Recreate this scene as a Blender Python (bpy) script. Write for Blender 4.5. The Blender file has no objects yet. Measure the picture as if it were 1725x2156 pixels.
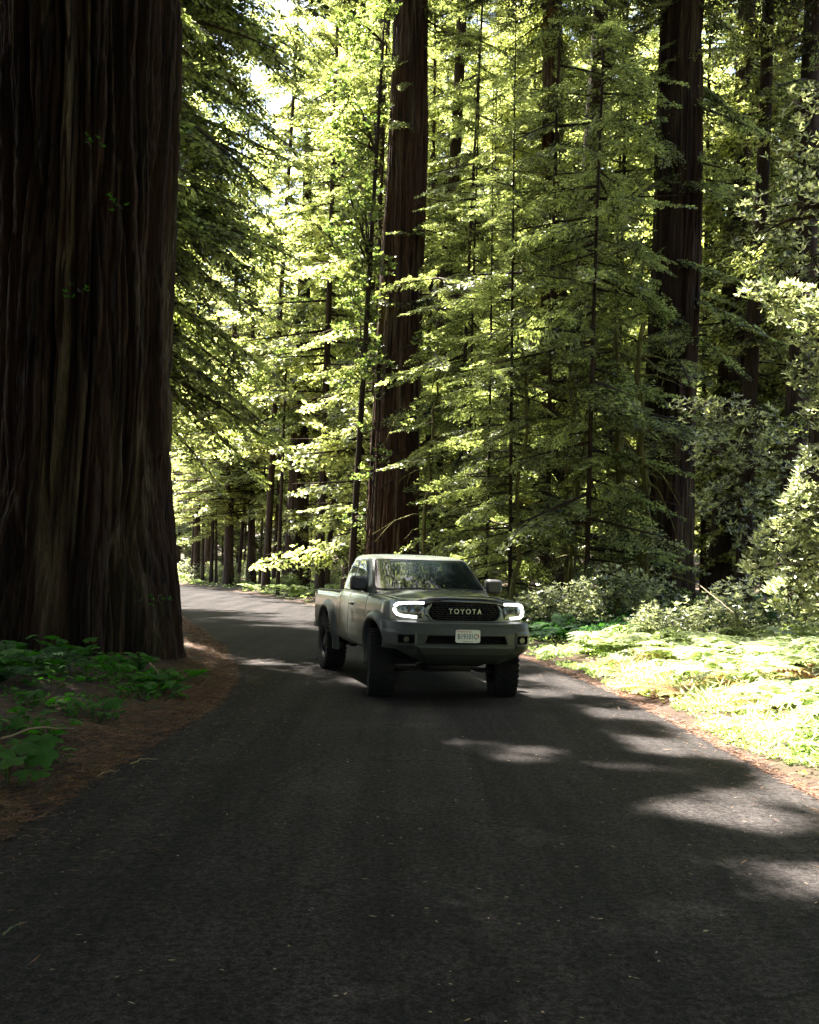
import bpy, bmesh, math, random
import numpy as np
from mathutils import Vector, Matrix, Euler
R = math.radians
SC = bpy.context.scene
COL = SC.collection

# ------------------------------------------------------------------ camera
CAMH, PITCH, ROLL = 1.65, math.atan(112/2156), R(1.8)
cam_d = bpy.data.cameras.new('camera')
cam = bpy.data.objects.new('camera', cam_d); COL.objects.link(cam)
cam_d.sensor_fit = 'VERTICAL'; cam_d.sensor_height = 24; cam_d.lens = 24.0
cam_d.clip_start = 0.05; cam_d.clip_end = 2000
cam.matrix_world = (Matrix.Translation((0, 0, CAMH)) @ Matrix.Rotation(R(90)+PITCH, 4, 'X') @ Matrix.Rotation(ROLL, 4, 'Z'))
SC.camera = cam
# ------------------------------------------------------------------ light
SUN_DIR = Vector((-0.23, 0.31, 0.92)).normalized()      # towards the sun: high, behind the truck and a little left
sun_el = math.asin(SUN_DIR.z); sun_az = math.atan2(SUN_DIR.x, SUN_DIR.y)
W = bpy.data.worlds.new('World'); SC.world = W; W.use_nodes = True
wn = W.node_tree.nodes; wl = W.node_tree.links; wn.clear()
sky = wn.new('ShaderNodeTexSky'); sky.sky_type = 'NISHITA'; sky.sun_disc = False
sky.dust_density = 2.5; sky.ozone_density = .6; sky.sun_elevation = sun_el; sky.sun_rotation = sun_az
bg = wn.new('ShaderNodeBackground'); bg.inputs[1].default_value = 0.05
wo = wn.new('ShaderNodeOutputWorld'); wl.new(sky.outputs[0], bg.inputs[0]); wl.new(bg.outputs[0], wo.inputs[0])
sd = bpy.data.lights.new('sun', 'SUN'); sd.energy = 5.0; sd.angle = R(0.6); sd.color = (1.0, 0.95, 0.86)
so = bpy.data.objects.new('sun', sd); COL.objects.link(so)
so.rotation_euler = SUN_DIR.to_track_quat('Z', 'Y').to_euler()
SC.view_settings.view_transform = 'Standard'; SC.view_settings.look = 'None'
SC.view_settings.gamma = 1.0; SC.view_settings.use_curve_mapping = False
SC.view_settings.exposure = 3.5
SC.cycles.max_bounces = 7; SC.cycles.diffuse_bounces = 1; SC.cycles.glossy_bounces = 3
SC.cycles.transmission_bounces = 4; SC.cycles.transparent_max_bounces = 6
SC.cycles.caustics_reflective = False; SC.cycles.caustics_refractive = False

# ------------------------------------------------------------------ helpers
F_, CX_, CY_ = 2156.0, 862.5, 1078.0
def ray(px, py):
    dx, dy = px-CX_, CY_-py; c, s = math.cos(ROLL), math.sin(ROLL)
    ux, uy = dx*c-dy*s, dx*s+dy*c; cp, sp = math.cos(PITCH), math.sin(PITCH)
    return np.array([ux, F_*cp-uy*sp, F_*sp+uy*cp])
def at(px, py, Y):
    r = ray(px, py); return r*(Y/r[1])+np.array([0, 0, CAMH])

def tag(o, label=None, cat=None, group=None, kind=None):
    if label: o['label'] = label
    if cat: o['category'] = cat
    if group: o['group'] = group
    if kind: o['kind'] = kind
    return o
def empty(name, loc=(0, 0, 0), rz=0.0, parent=None):
    o = bpy.data.objects.new(name, None); COL.objects.link(o); o.location = loc; o.rotation_euler = (0, 0, rz)
    o.empty_display_size = .2
    if parent: o.parent = parent
    return o
def link(name, me, parent=None, loc=None):
    o = bpy.data.objects.new(name, me); COL.objects.link(o)
    if parent: o.parent = parent
    if loc is not None: o.location = loc
    return o
def mk(name, V, F, mats, parent=None, smooth=False, midx=None):
    """V (n,3); F (m,4) or (m,3) int array, or list of such arrays"""
    me = bpy.data.meshes.new(name)
    V = np.asarray(V, dtype=np.float32)
    if not isinstance(F, list): F = [F]
    F = [np.asarray(f, dtype=np.int32) for f in F if len(f)]
    loops = np.concatenate([f.ravel() for f in F]); sizes = np.concatenate([np.full(len(f), f.shape[1], dtype=np.int32) for f in F])
    starts = np.concatenate([[0], np.cumsum(sizes)[:-1]]).astype(np.int32)
    me.vertices.add(len(V)); me.vertices.foreach_set('co', V.ravel())
    me.loops.add(len(loops)); me.loops.foreach_set('vertex_index', loops)
    me.polygons.add(len(sizes)); me.polygons.foreach_set('loop_start', starts)
    me.polygons.foreach_set('loop_total', sizes)
    if not isinstance(mats, (list, tuple)): mats = [mats]
    for m in mats: me.materials.append(m)
    if midx is not None: me.polygons.foreach_set('material_index', np.asarray(midx, dtype=np.int32))
    if smooth: me.polygons.foreach_set('use_smooth', np.ones(len(sizes), dtype=bool))
    me.update(calc_edges=True); me.validate()
    return link(name, me, parent)
class MB:
    """collects shapes, builds one mesh"""
    def __init__(s): s.V = []; s.Q = []; s.T = []; s.n = 0; s.qm = []; s.tm = []
    def add(s, V, Q=None, T=None, m=0):
        V = np.asarray(V, float).reshape(-1, 3)
        if Q is not None and len(Q): s.Q.append(np.asarray(Q)+s.n); s.qm += [m]*len(Q)
        if T is not None and len(T): s.T.append(np.asarray(T)+s.n); s.tm += [m]*len(T)
        s.V.append(V); s.n += len(V)
    def box(s, c, d, rot=None, m=0, tap=1.0):
        x, y, z = np.array(d)/2.0
        P = np.array([[-x,-y,-z],[x,-y,-z],[x,y,-z],[-x,y,-z],[-x*tap,-y*tap,z],[x*tap,-y*tap,z],[x*tap,y*tap,z],[-x*tap,y*tap,z]])
        if rot is not None: P = P @ np.array(Euler(rot).to_matrix()).T
        s.add(P+np.array(c), [[0,3,2,1],[4,5,6,7],[0,1,5,4],[1,2,6,5],[2,3,7,6],[3,0,4,7]], m=m)
    def tube(s, pts, rad, n=8, m=0, cap=True, sx=1.0):
        pts = np.asarray(pts, float); k = len(pts); rad = np.broadcast_to(np.asarray(rad, float), (k,))
        d = np.gradient(pts, axis=0); d /= np.linalg.norm(d, axis=1)[:, None]+1e-9
        up = np.array([0, 0, 1.0]) if abs(d[0][2]) < .9 else np.array([1.0, 0, 0])
        a = np.cross(d, up); a /= np.linalg.norm(a, axis=1)[:, None]+1e-9; b = np.cross(a, d)
        th = np.arange(n)*2*np.pi/n
        V = pts[:, None]+rad[:, None, None]*(np.cos(th)[None, :, None]*a[:, None]*sx+np.sin(th)[None, :, None]*b[:, None])
        i = np.arange(k-1)[:, None]*n; j = np.arange(n)[None]; j2 = (j+1) % n
        Q = np.stack([i+j, i+j2, i+n+j2, i+n+j], -1).reshape(-1, 4)
        s.add(V.reshape(-1, 3), Q, m=m)
        if cap:
            for e, r in ((0, 1), (k-1, -1)):
                c = s.n; idx = np.arange(n); o = s.n-k*n if e == 0 else None
                base = V[e]; s.add(np.vstack([base, pts[e]]), T=[[(q+1) % n, q, n] if r == 1 else [q, (q+1) % n, n] for q in range(n)], m=m)
    def grid(s, P, m=0, flip=False, closed=False):
        P = np.asarray(P, float); a, b = P.shape[:2]
        i = np.arange(a-1)[:, None]*b; J = np.arange(b if closed else b-1)[None]; J2 = (J+1) % b
        Q = np.stack([i+J, i+J2, i+b+J2, i+b+J], -1).reshape(-1, 4)
        if flip: Q = Q[:, ::-1]
        s.add(P.reshape(-1, 3), Q, m=m)
    def build(s, name, mats, parent=None, smooth=False):
        F = []; mi = []
        if s.Q: F.append(np.concatenate(s.Q)); mi += s.qm
        if s.T: F.append(np.concatenate(s.T)); mi += s.tm
        return mk(name, np.concatenate(s.V), F, mats, parent, smooth, mi)
def smooth_angle(o, deg=35):
    me = o.data; me.polygons.foreach_set('use_smooth', np.ones(len(me.polygons), dtype=bool))
    bm = bmesh.new(); bm.from_mesh(me); bmesh.ops.remove_doubles(bm, verts=bm.verts, dist=1e-4)
    for e in bm.edges:
        if len(e.link_faces) == 2 and e.calc_face_angle(0) > R(deg): e.smooth = False
    bm.to_mesh(me); bm.free()
def solid(o, t, off=-1):
    m = o.modifiers.new('s', 'SOLIDIFY'); m.thickness = t; m.offset = off
def bevel(o, w=.01, seg=2):
    m = o.modifiers.new('b', 'BEVEL'); m.width = w; m.segments = seg; m.limit_method = 'ANGLE'; m.angle_limit = R(40)
def copy_tree(o, parent=None):
    c = o.copy(); COL.objects.link(c); c.parent = parent
    for ch in o.children: copy_tree(ch, c)
    return c

# value noise, periodic in u
def vnoise(u, v, nu, nv, seed):
    rg = np.random.RandomState(seed); G = rg.rand(nv+2, nu)
    u = (u % 1.0)*nu; v = np.clip(v, 0, .99999)*nv
    i = np.floor(u).astype(int); j = np.floor(v).astype(int); fu = u-i; fv = v-j
    fu = fu*fu*(3-2*fu); fv = fv*fv*(3-2*fv); i2 = (i+1) % nu; i = i % nu
    return (G[j, i]*(1-fu)+G[j, i2]*fu)*(1-fv)+(G[j+1, i]*(1-fu)+G[j+1, i2]*fu)*fv
_G = np.random.RandomState(5).rand(64, 64)
def n2(x, y):
    x = np.asarray(x, float); y = np.asarray(y, float)
    i = np.floor(x).astype(int); j = np.floor(y).astype(int); fx = x-i; fy = y-j
    fx = fx*fx*(3-2*fx); fy = fy*fy*(3-2*fy)
    g = lambda a, b: _G[b % 64, a % 64]
    return (g(i, j)*(1-fx)+g(i+1, j)*fx)*(1-fy)+(g(i, j+1)*(1-fx)+g(i+1, j+1)*fx)*fy

# ------------------------------------------------------------------ materials
def new_mat(name):
    m = bpy.data.materials.new(name); m.use_nodes = True
    nt = m.node_tree; b = nt.nodes['Principled BSDF']; return m, nt, b
def P(name, col, rough=.5, metal=0, coat=0, emit=None, es=0, spec=.5):
    m, nt, b = new_mat(name)
    b.inputs['Base Color'].default_value = (*col, 1); b.inputs['Roughness'].default_value = rough
    b.inputs['Metallic'].default_value = metal; b.inputs['Coat Weight'].default_value = coat
    b.inputs['Coat Roughness'].default_value = .05
    b.inputs['Specular IOR Level'].default_value = spec
    if emit: b.inputs['Emission Color'].default_value = (*emit, 1); b.inputs['Emission Strength'].default_value = es
    return m
def ramp(nt, pts):
    r = nt.nodes.new('ShaderNodeValToRGB'); e = r.color_ramp.elements
    while len(e) < len(pts): e.new(.5)
    for q, (p, c) in zip(e, pts): q.position = p; q.color = (*c, 1)
    return r
def noise(nt, scale, vec=None, detail=4, rough=.55, dist=0):
    n = nt.nodes.new('ShaderNodeTexNoise'); n.inputs['Scale'].default_value = scale; n.inputs['Detail'].default_value = detail
    n.inputs['Roughness'].default_value = rough; n.inputs['Distortion'].default_value = dist
    if vec: nt.links.new(vec, n.inputs['Vector'])
    return n
def mapping(nt, sc, src='Object'):
    t = nt.nodes.new('ShaderNodeTexCoord'); m = nt.nodes.new('ShaderNodeMapping'); m.inputs['Scale'].default_value = sc
    nt.links.new(t.outputs[src], m.inputs['Vector']); return m.outputs[0]
def mixc(nt, fac, a, b, mode='MIX'):
    n = nt.nodes.new('ShaderNodeMix'); n.data_type = 'RGBA'; n.blend_type = mode
    for i, v in ((0, fac), (6, a), (7, b)):
        if isinstance(v, (int, float)): n.inputs[i].default_value = v
        elif isinstance(v, tuple): n.inputs[i].default_value = (*v, 1)
        else: nt.links.new(v, n.inputs[i])
    return n.outputs[2]
def bump(nt, b, h, strength=.5, dist=.02):
    n = nt.nodes.new('ShaderNodeBump'); n.inputs['Strength'].default_value = strength; n.inputs['Distance'].default_value = dist
    nt.links.new(h, n.inputs['Height']); nt.links.new(n.outputs[0], b.inputs['Normal'])

def mat_asphalt():
    m, nt, b = new_mat('asphalt'); L = nt.links.new
    c1 = mapping(nt, (1, 1, 1)); c2 = mapping(nt, (2.2, .10, 1)); big = noise(nt, .9, c1, 6, .65); trk = noise(nt, 1.0, c2, 4, .6); mid = noise(nt, 26, c1, 4, .8); fine = noise(nt, 95, c1, 4, .8)
    vo = nt.nodes.new('ShaderNodeTexVoronoi'); vo.inputs['Scale'].default_value = 42; L(c1, vo.inputs['Vector'])
    r1 = ramp(nt, [(.3, (.0125, .0113, .0113)), (.7, (.0215, .0196, .0194))]); L(big.outputs[0], r1.inputs[0]); a = r1.outputs[0]
    for src, lo, hi, p0, p1, f in ((trk, .68, 1.45, .36, .66, .95), (mid, .32, 2.1, .36, .66, .9), (fine, .3, 2.2, .36, .66, .95)):
        q = ramp(nt, [(p0, (lo, lo, lo)), (p1, (hi, hi*.98, hi*.96))]); L(src.outputs[0], q.inputs[0]); a = mixc(nt, f, a, q.outputs[0], 'MULTIPLY')
    q = ramp(nt, [(0, (3.0, 2.8, 2.6)), (.13, (1, 1, 1)), (1, (1, 1, 1))]); L(vo.outputs[0], q.inputs[0]); a = mixc(nt, .8, a, q.outputs[0], 'MULTIPLY')
    # hairline cracks: narrow edges of large warped cells, only in places
    cd = noise(nt, 1.6, c1, 4, .7); ad = nt.nodes.new('ShaderNodeVectorMath'); ad.operation = 'MULTIPLY_ADD'; ad.inputs[1].default_value = (.7, .7, 0); L(cd.outputs[1], ad.inputs[0]); L(c1, ad.inputs[2])
    vc = nt.nodes.new('ShaderNodeTexVoronoi'); vc.feature = 'DISTANCE_TO_EDGE'; vc.inputs['Scale'].default_value = .55; L(ad.outputs[0], vc.inputs['Vector'])
    q = ramp(nt, [(0, (.35, .35, .35)), (.006, (.5, .5, .5)), (.011, (1, 1, 1))]); L(vc.outputs[0], q.inputs[0]); msk = ramp(nt, [(.5, (0, 0, 0)), (.58, (.8, .8, .8))]); L(big.outputs[0], msk.inputs[0])
    a = mixc(nt, msk.outputs[0], a, mixc(nt, 1.0, a, q.outputs[0], 'MULTIPLY'))
    L(a, b.inputs['Base Color']); b.inputs['Roughness'].default_value = .9; b.inputs['Specular IOR Level'].default_value = .08
    s = nt.nodes.new('ShaderNodeMath'); s.operation = 'ADD'; L(mid.outputs[0], s.inputs[0]); L(fine.outputs[0], s.inputs[1]); bump(nt, b, s.outputs[0], .6, .014); return m
def mat_litter():
    m, nt, b = new_mat('forest_floor'); L = nt.links.new
    c = mapping(nt, (1, 1, 1)); n1 = noise(nt, 1.2, c, 6); n3 = noise(nt, 38, c, 5, .75, 1.5)
    r1 = ramp(nt, [(.32, (.018, .012, .008)), (.5, (.048, .024, .013)), (.68, (.035, .038, .013))]); L(n1.outputs[0], r1.inputs[0])
    r3 = ramp(nt, [(.38, (.35, .32, .3)), (.6, (1.8, 1.6, 1.4))]); L(n3.outputs[0], r3.inputs[0])
    L(mixc(nt, .9, r1.outputs[0], r3.outputs[0], 'MULTIPLY'), b.inputs['Base Color'])
    b.inputs['Roughness'].default_value = .95; bump(nt, b, n3.outputs[0], .9, .03); return m
def mat_bark(name, dark, mid, light, sc=1.0, lich=.5):
    m, nt, b = new_mat(name); L = nt.links.new
    c = mapping(nt, (7*sc, 7*sc, .32*sc)); c2 = mapping(nt, (26*sc, 26*sc, 1.6*sc)); c3 = mapping(nt, (2.6*sc, 2.6*sc, .28*sc))
    n1 = noise(nt, 1, c, 5, .6, .4); n2_ = noise(nt, 1, c2, 6, .7, .3); n3 = noise(nt, 1, c3, 4, .5)
    r1 = ramp(nt, [(.36, dark), (.56, mid)]); L(n1.outputs[0], r1.inputs[0])
    r3 = ramp(nt, [(.5, (0, 0, 0)), (.62, (lich, lich, lich))]); L(n3.outputs[0], r3.inputs[0])
    a = mixc(nt, r3.outputs[0], r1.outputs[0], light)
    r2 = ramp(nt, [(.35, (.4, .38, .36)), (.65, (1.5, 1.45, 1.4))]); L(n2_.outputs[0], r2.inputs[0])
    a = mixc(nt, .9, a, r2.outputs[0], 'MULTIPLY')
    L(a, b.inputs['Base Color']); b.inputs['Roughness'].default_value = .9
    b.inputs['Specular IOR Level'].default_value = .25
    s = nt.nodes.new('ShaderNodeMath'); s.operation = 'ADD'; L(n1.outputs[0], s.inputs[0]); L(n2_.outputs[0], s.inputs[1])
    bump(nt, b, s.outputs[0], .9, .06/sc); return m
def mat_leaf(name, c0, c1, trans=(.35, .55, .08), tf=.4, rough=.38, nsc=1.3, spec=.5):
    m, nt, b = new_mat(name); L = nt.links.new
    g = nt.nodes.new('ShaderNodeNewGeometry')
    c = mapping(nt, (1, 1, 1)); n1 = noise(nt, nsc, c, 3)
    oi = nt.nodes.new('ShaderNodeObjectInfo')
    r = ramp(nt, [(.37, c0), (.72, c1)])
    ad = nt.nodes.new('ShaderNodeMath'); ad.operation = 'MULTIPLY_ADD'; ad.inputs[1].default_value = .35; L(g.outputs['Random Per Island'], ad.inputs[0])
    sb = nt.nodes.new('ShaderNodeMath'); sb.operation = 'ADD'; sb.inputs[1].default_value = -.175; L(n1.outputs[0], sb.inputs[0])
    L(sb.outputs[0], ad.inputs[2]); L(ad.outputs[0], r.inputs[0])
    L(r.outputs[0], b.inputs['Base Color']); b.inputs['Roughness'].default_value = rough
    b.inputs['Specular IOR Level'].default_value = spec
    t = nt.nodes.new('ShaderNodeBsdfTranslucent')
    L(mixc(nt, 1.0, r.outputs[0], tuple(x*8 for x in trans), 'MULTIPLY'), t.inputs[0])
    ms = nt.nodes.new('ShaderNodeMixShader'); ms.inputs[0].default_value = tf
    L(b.outputs[0], ms.inputs[1]); L(t.outputs[0], ms.inputs[2]); L(ms.outputs[0], nt.nodes['Material Output'].inputs[0])
    return m
M = {}
M['asphalt'] = mat_asphalt(); M['floor'] = mat_litter()
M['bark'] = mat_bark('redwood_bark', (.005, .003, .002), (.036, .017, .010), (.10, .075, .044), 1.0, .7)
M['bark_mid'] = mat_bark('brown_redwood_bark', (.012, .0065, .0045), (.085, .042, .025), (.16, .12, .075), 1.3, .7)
M['bark_thin'] = mat_bark('young_bark', (.014, .009, .006), (.05, .030, .020), (.09, .07, .05), 2.5, .4)
M['moss_bark'] = mat_bark('mossy_bark', (.05, .045, .015), (.13, .12, .035), (.22, .22, .07), 2.5, .8)
M['twig'] = P('twig_wood', (.07, .045, .03), .85)
M['con'] = mat_leaf('redwood_needles', (.018, .023, .011), (.235, .255, .145), (.57, .60, .27), .42, .30)  # dark tone lowered for shaded gaps, pale tone kept for sunlit sparkle
M['conf'] = mat_leaf('far_redwood_needles', (.024, .030, .015), (.30, .315, .18), (.61, .62, .31), .45, .36)
M['high'] = mat_leaf('canopy_needles', (.018, .026, .014), (.045, .055, .028), (.3, .36, .16), .12, .5)  # needles darkened so the unseen crowns pass little green light down
M['broad'] = mat_leaf('oak_leaf', (.025, .033, .018), (.40, .41, .30), (.5, .52, .26), .25, .3, 3, .8)  # pale tone raised, sunlit sheen of the leaves put into colour
M['maple'] = mat_leaf('maple_leaf', (.035, .05, .018), (.16, .175, .075), (.46, .52, .24), .34, .4, 3)
M['berry'] = mat_leaf('berry_leaf', (.026, .075, .012), (.06, .13, .020), (.25, .5, .10), .3, .75, 5, .2)
M['fern'] = mat_leaf('sunlit_fern_leaf', (.10, .13, .05), (.42, .43, .29), (.56, .6, .42), .3, .3, 2)  # whitened leaf, the blown-out sun on the verge put into its colour
M['fernd'] = mat_leaf('dry_fern_leaf', (.16, .08, .03), (.32, .20, .09), (.5, .4, .15), .3, .6, 2)
M['ferndk'] = mat_leaf('shaded_fern_leaf', (.015, .04, .014), (.04, .085, .025), (.3, .5, .1), .25, .8, 2, .15)  # darker copy of the fern leaf for ferns standing in shade
M['cover'] = mat_leaf('clover_leaf', (.13, .17, .07), (.38, .40, .25), (.45, .55, .2), .3, .4, 2)
M['needle'] = mat_leaf('fallen_needles', (.04, .016, .008), (.19, .09, .042), (.4, .3, .1), .1, .7, 5)
M['pale'] = P('peeled_stick', (.20, .15, .09), .8)
# ------------------------------------------------------------------ ground and road
RE = [(3.25,-30),(3.25,0),(3.2,8),(3.12,10),(3.05,12),(2.93,14.3),(2.62,17),(2.2,19.4),(1.1,25),(-.9,32),(-3.3,38.5),(-6.14,46.3),(-9.6,55),(-14.5,64.5),(-22,75),(-35,88),(-60,105)]
LE = [(-2.5,-30),(-2.45,0),(-2.34,7),(-2.28,9.5),(-2.18,11.5),(-2.36,13.7),(-2.62,15.5),(-3.6,19.6),(-4.9,24),(-6.4,28.8),(-8.4,36),(-11.2,43.5),(-14.6,52),(-19.3,60.5),(-26.5,70),(-39,82),(-63,99)]
def resample(P_, n):
    P_ = np.array(P_, float); d = np.concatenate([[0], np.cumsum(np.linalg.norm(np.diff(P_, axis=0), axis=1))]); t = np.linspace(0, d[-1], n)
    return np.stack([np.interp(t, d, P_[:, k]) for k in range(2)], 1)
def smoothp(P_, k=9):
    for _ in range(3):
        Q = P_.copy(); Q[1:-1] = (P_[:-2]+2*P_[1:-1]+P_[2:])/4; P_ = Q
    return P_
NR = 420
le, re_ = smoothp(resample(LE, NR)), smoothp(resample(RE, NR))
jit = lambda P_, s: P_+np.stack([(n2(np.arange(NR)*.9+s, np.full(NR, s*3.3))-.5)*.16+(n2(np.arange(NR)*.23+s, np.full(NR, s*1.3))-.5)*.22, np.zeros(NR)], 1)
le_j, re_j = jit(le, 3), jit(re_, 11)
t = np.linspace(0, 1, 13)
RP = le_j[:, None]*(1-t)[None, :, None]+re_j[:, None]*t[None, :, None]
crown = .035*(1-(2*t-1)**2)
RZ = np.broadcast_to(crown[None], RP.shape[:2])+.004
b = MB(); b.grid(np.dstack([RP, RZ]), flip=False)
road = b.build('road', M['asphalt'], smooth=True); tag(road, kind='structure')

poly = np.vstack([le, re_[::-1]])
def road_dist(x, y):
    """signed distance to the road, negative on it; and whether the point lies to the right"""
    x = np.asarray(x, float).ravel(); y = np.asarray(y, float).ravel()
    res = []
    for E_ in (le[::6], re_[::6]):
        best = np.full(len(x), 1e9); sg = np.zeros(len(x))
        for a, d in zip(E_[:-1], E_[1:]):
            ab = d-a; tt = np.clip(((x-a[0])*ab[0]+(y-a[1])*ab[1])/(ab@ab), 0, 1)
            q = np.hypot(x-a[0]-tt*ab[0], y-a[1]-tt*ab[1]); cr = ab[0]*(y-a[1])-ab[1]*(x-a[0])
            sg = np.where(q < best, np.sign(cr), sg); best = np.minimum(best, q)
        res.append((best, sg))
    (dl, sl), (dr, sr) = res
    inside = (sl < 0) & (sr > 0)
    d = np.where(inside, -np.minimum(dl, dr), np.minimum(dl, dr))
    return d, dr < dl
def gz(x, y):
    sh = np.shape(x); d, right = road_dist(x, y); X = np.asarray(x, float).ravel(); Y = np.asarray(y, float).ravel()
    dd = np.clip(d, 0, None)
    up = np.where(right, .06*np.minimum(dd, 12)+.10*(1-np.exp(-dd/.8)), .16*(1-np.exp(-dd/.7))+.05*np.minimum(dd, 8))
    far = np.clip((dd-30)/80, 0, 1)*4
    z = np.where(d < 0, -.03, up+far+(n2(X*.7, Y*.7)-.5)*.16*np.clip(dd, 0, 1)+(n2(X*3, Y*3)-.5)*.05*np.clip(dd*2, 0, 1))
    return z.reshape(sh) if sh else float(z[0])
def axis(segs):
    out = []
    for a, b_, s in segs: out += list(np.arange(a, b_, s))
    return np.array(out+[segs[-1][1]], float)
gx = axis([(-420,-60,30),(-60,-14,2),(-14,-5,.5),(-5,8,.2),(8,16,.5),(16,60,2),(60,420,30)])
gy = axis([(-420,-40,30),(-40,-2,2),(-2,26,.22),(26,50,.5),(50,120,2),(120,450,30)])
X_, Y_ = np.meshgrid(gx, gy); Z_ = gz(X_, Y_)
b = MB(); b.grid(np.dstack([X_, Y_, Z_])); ground = b.build('ground', M['floor'], smooth=True); tag(ground, kind='structure')

# ------------------------------------------------------------------ leaf geometry
def leafq(base, d, side, Ln, Wd, bend=0.0):
    """diamond leaf quads; base,d,side (n,3)"""
    Ln = np.asarray(Ln)[..., None]; Wd = np.asarray(Wd)[..., None]
    nrm = np.cross(d, side)
    mid = base+d*Ln*.5
    V = np.stack([base, mid+side*Wd*.5, base+d*Ln-nrm*Ln*bend, mid-side*Wd*.5], 1)
    return V.reshape(-1, 3)
def quads(n): return np.arange(n*4).reshape(-1, 4)
def unit(v): return v/(np.linalg.norm(v, axis=-1, keepdims=True)+1e-9)

def branch_tpl(seed, L=3.0, leaf=.075, tsp=.15, wid=.26, tl=.75, droop=.10):
    """flat feathery redwood spray along +x; returns leaf verts and wood polyline"""
    rg = np.random.RandomState(seed); B = []; D = []; S = []; LN = []
    s = .12*L
    while s < L:
        f = s/L
        for sd in (-1, 1):
            tlen = tl*(1.02-f)**.8*min(1, .35+f*2.2)*rg.uniform(.65, 1.15)
            ang = R(rg.uniform(48, 66))*sd
            td = np.array([math.cos(ang), math.sin(ang), rg.uniform(-.42, .10)]); td /= np.linalg.norm(td)
            p0 = np.array([s, 0, -droop*s*s/L*1.2])
            k = max(2, int(tlen/(leaf*.55)))
            q = (np.arange(k)+.6)/k*tlen
            pts = p0+td*q[:, None]+np.stack([np.zeros(k), np.zeros(k), -.22*q*q], 1)+rg.normal(0, leaf*.12, (k, 3))
            perp = unit(np.cross(np.array([0, 0, 1.0]), td))
            for s2 in (-1, 1):
                dd = unit(td*.75+perp*s2*.8+rg.normal(0, .25, (k, 3))+np.array([0, 0, -.15]))
                B.append(pts); D.append(dd); S.append(unit(np.cross(dd, np.array([0, 0, 1.0])+rg.normal(0, .6, (k, 3)))))
                LN.append(leaf*rg.uniform(.8, 1.35, k)*(1.15-.5*q/tlen))
        s += tsp*rg.uniform(.7, 1.3)
    B, D, S, LN = map(np.concatenate, (B, D, S, LN))
    return leafq(B, D, S, LN, LN*wid*1.25)
def place(tpl, az, tilt, sc, pos, roll=0.0):
    Mx = np.array((Matrix.Rotation(az, 3, 'Z') @ Matrix.Rotation(tilt, 3, 'Y') @ Matrix.Rotation(roll, 3, 'X')))*sc
    return tpl @ Mx.T+np.asarray(pos)
TPN = [branch_tpl(i, 3.0, .11, .10, .36, .95) for i in range(5)]            # near
TPF = [branch_tpl(10+i, 3.0, .18, .165, .40, 1.05) for i in range(5)]     # far, larger leaflets
TPH = [branch_tpl(20+i, 3.0, .17, .27, .40, .95) for i in range(3)]

def crown_mesh(seed, z0, z1, r0, r1, nb, tpls, droop=.12, gap=.0, shape=1.0):
    rg = np.random.RandomState(seed); VV = []; limbs = []
    for i in range(nb):
        f = (i+rg.rand())/nb; z = z0+(z1-z0)*f
        if gap and n2(z*.45+seed, seed*1.7) < gap: continue
        rr = (r0+(r1-r0)*f**shape)*rg.uniform(.55, 1.2)
        az = rg.rand()*2*math.pi; tilt = droop*rg.uniform(.2, 1.9)-.25*f*rg.rand()
        VV.append(place(tpls[rg.randint(len(tpls))], az, tilt, rr/3.0, (0, 0, z), rg.normal(0, .45)))
        e = np.array([math.cos(az)*math.cos(tilt), math.sin(az)*math.cos(tilt), -math.sin(tilt)])*rr*.9
        limbs.append((np.array([0, 0, z]), e, rr))
    return np.concatenate(VV), limbs
def trunk_mb(pts, rad, limbs=(), n=9, limb_r=.012):
    b = MB(); b.tube(pts, rad, n)
    P_ = np.asarray(pts)
    for p, e, rr in limbs:
        q = np.array([0, .35, .7, 1.0])[:, None]; pp = p+e*q+np.array([0, 0, 1.0])*(-.10*q*q*rr/3)*0
        b.tube(pp, np.array([1.4, 1, .6, .25])*limb_r*max(rr, .6), 3, cap=False)
    return b
def mesh_of(name, V, mat):
    me = mk(name, V, quads(len(V)//4), mat); d = me.data; bpy.data.objects.remove(me); return d

# tree prototypes (meshes shared by all copies): (crown mesh, trunk mesh)
def proto(seed, h, z0, r0, nb, tpls, mat, tr, droop=.12, gap=0, shape=1.0, bark='bark_thin', limb_r=.012, lean=.3, n=9, r1=.35):
    V, limbs = crown_mesh(seed, z0, h, r0, r1, nb, tpls, droop, gap, shape)
    rg = np.random.RandomState(seed)
    zz = np.linspace(-.4, h, 14); ph = rg.rand(2)*6
    off = np.stack([np.sin(zz*.22+ph[0])*.12*lean, np.cos(zz*.19+ph[1])*.12*lean, zz*0], 1)
    pts = off+np.stack([zz*0, zz*0, zz], 1); rad = tr*(1-.85*(zz/h).clip(0, 1))+tr*.35*np.exp(-(zz+.4)/.5)
    b = trunk_mb(pts, rad, limbs, n, limb_r); o = b.build('trunk', M[bark], smooth=True); tm = o.data; bpy.data.objects.remove(o)
    return mesh_of('crown', V, M[mat]), tm
PT = {}
PT['yA'] = proto(1, 25, 1.0, 3.7, 105, TPN, 'con', .08, .19, 0, 1.7, r1=1.2)
PT['yB'] = proto(2, 28, 1.8, 3.4, 105, TPN, 'con', .085, .24, .12, 1.7, r1=1.2)
PT['yC'] = proto(3, 19, .5, 2.9, 85, TPN, 'con', .06, .16, 0, 1.3)
PT['fA'] = proto(4, 38, 2.5, 4.8, 165, TPF, 'conf', .14, .22, .12, 1.8, r1=1.5)
PT['fB'] = proto(5, 42, 4.0, 5.0, 170, TPF, 'conf', .15, .2, .15, 1.8, r1=1.5)
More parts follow.
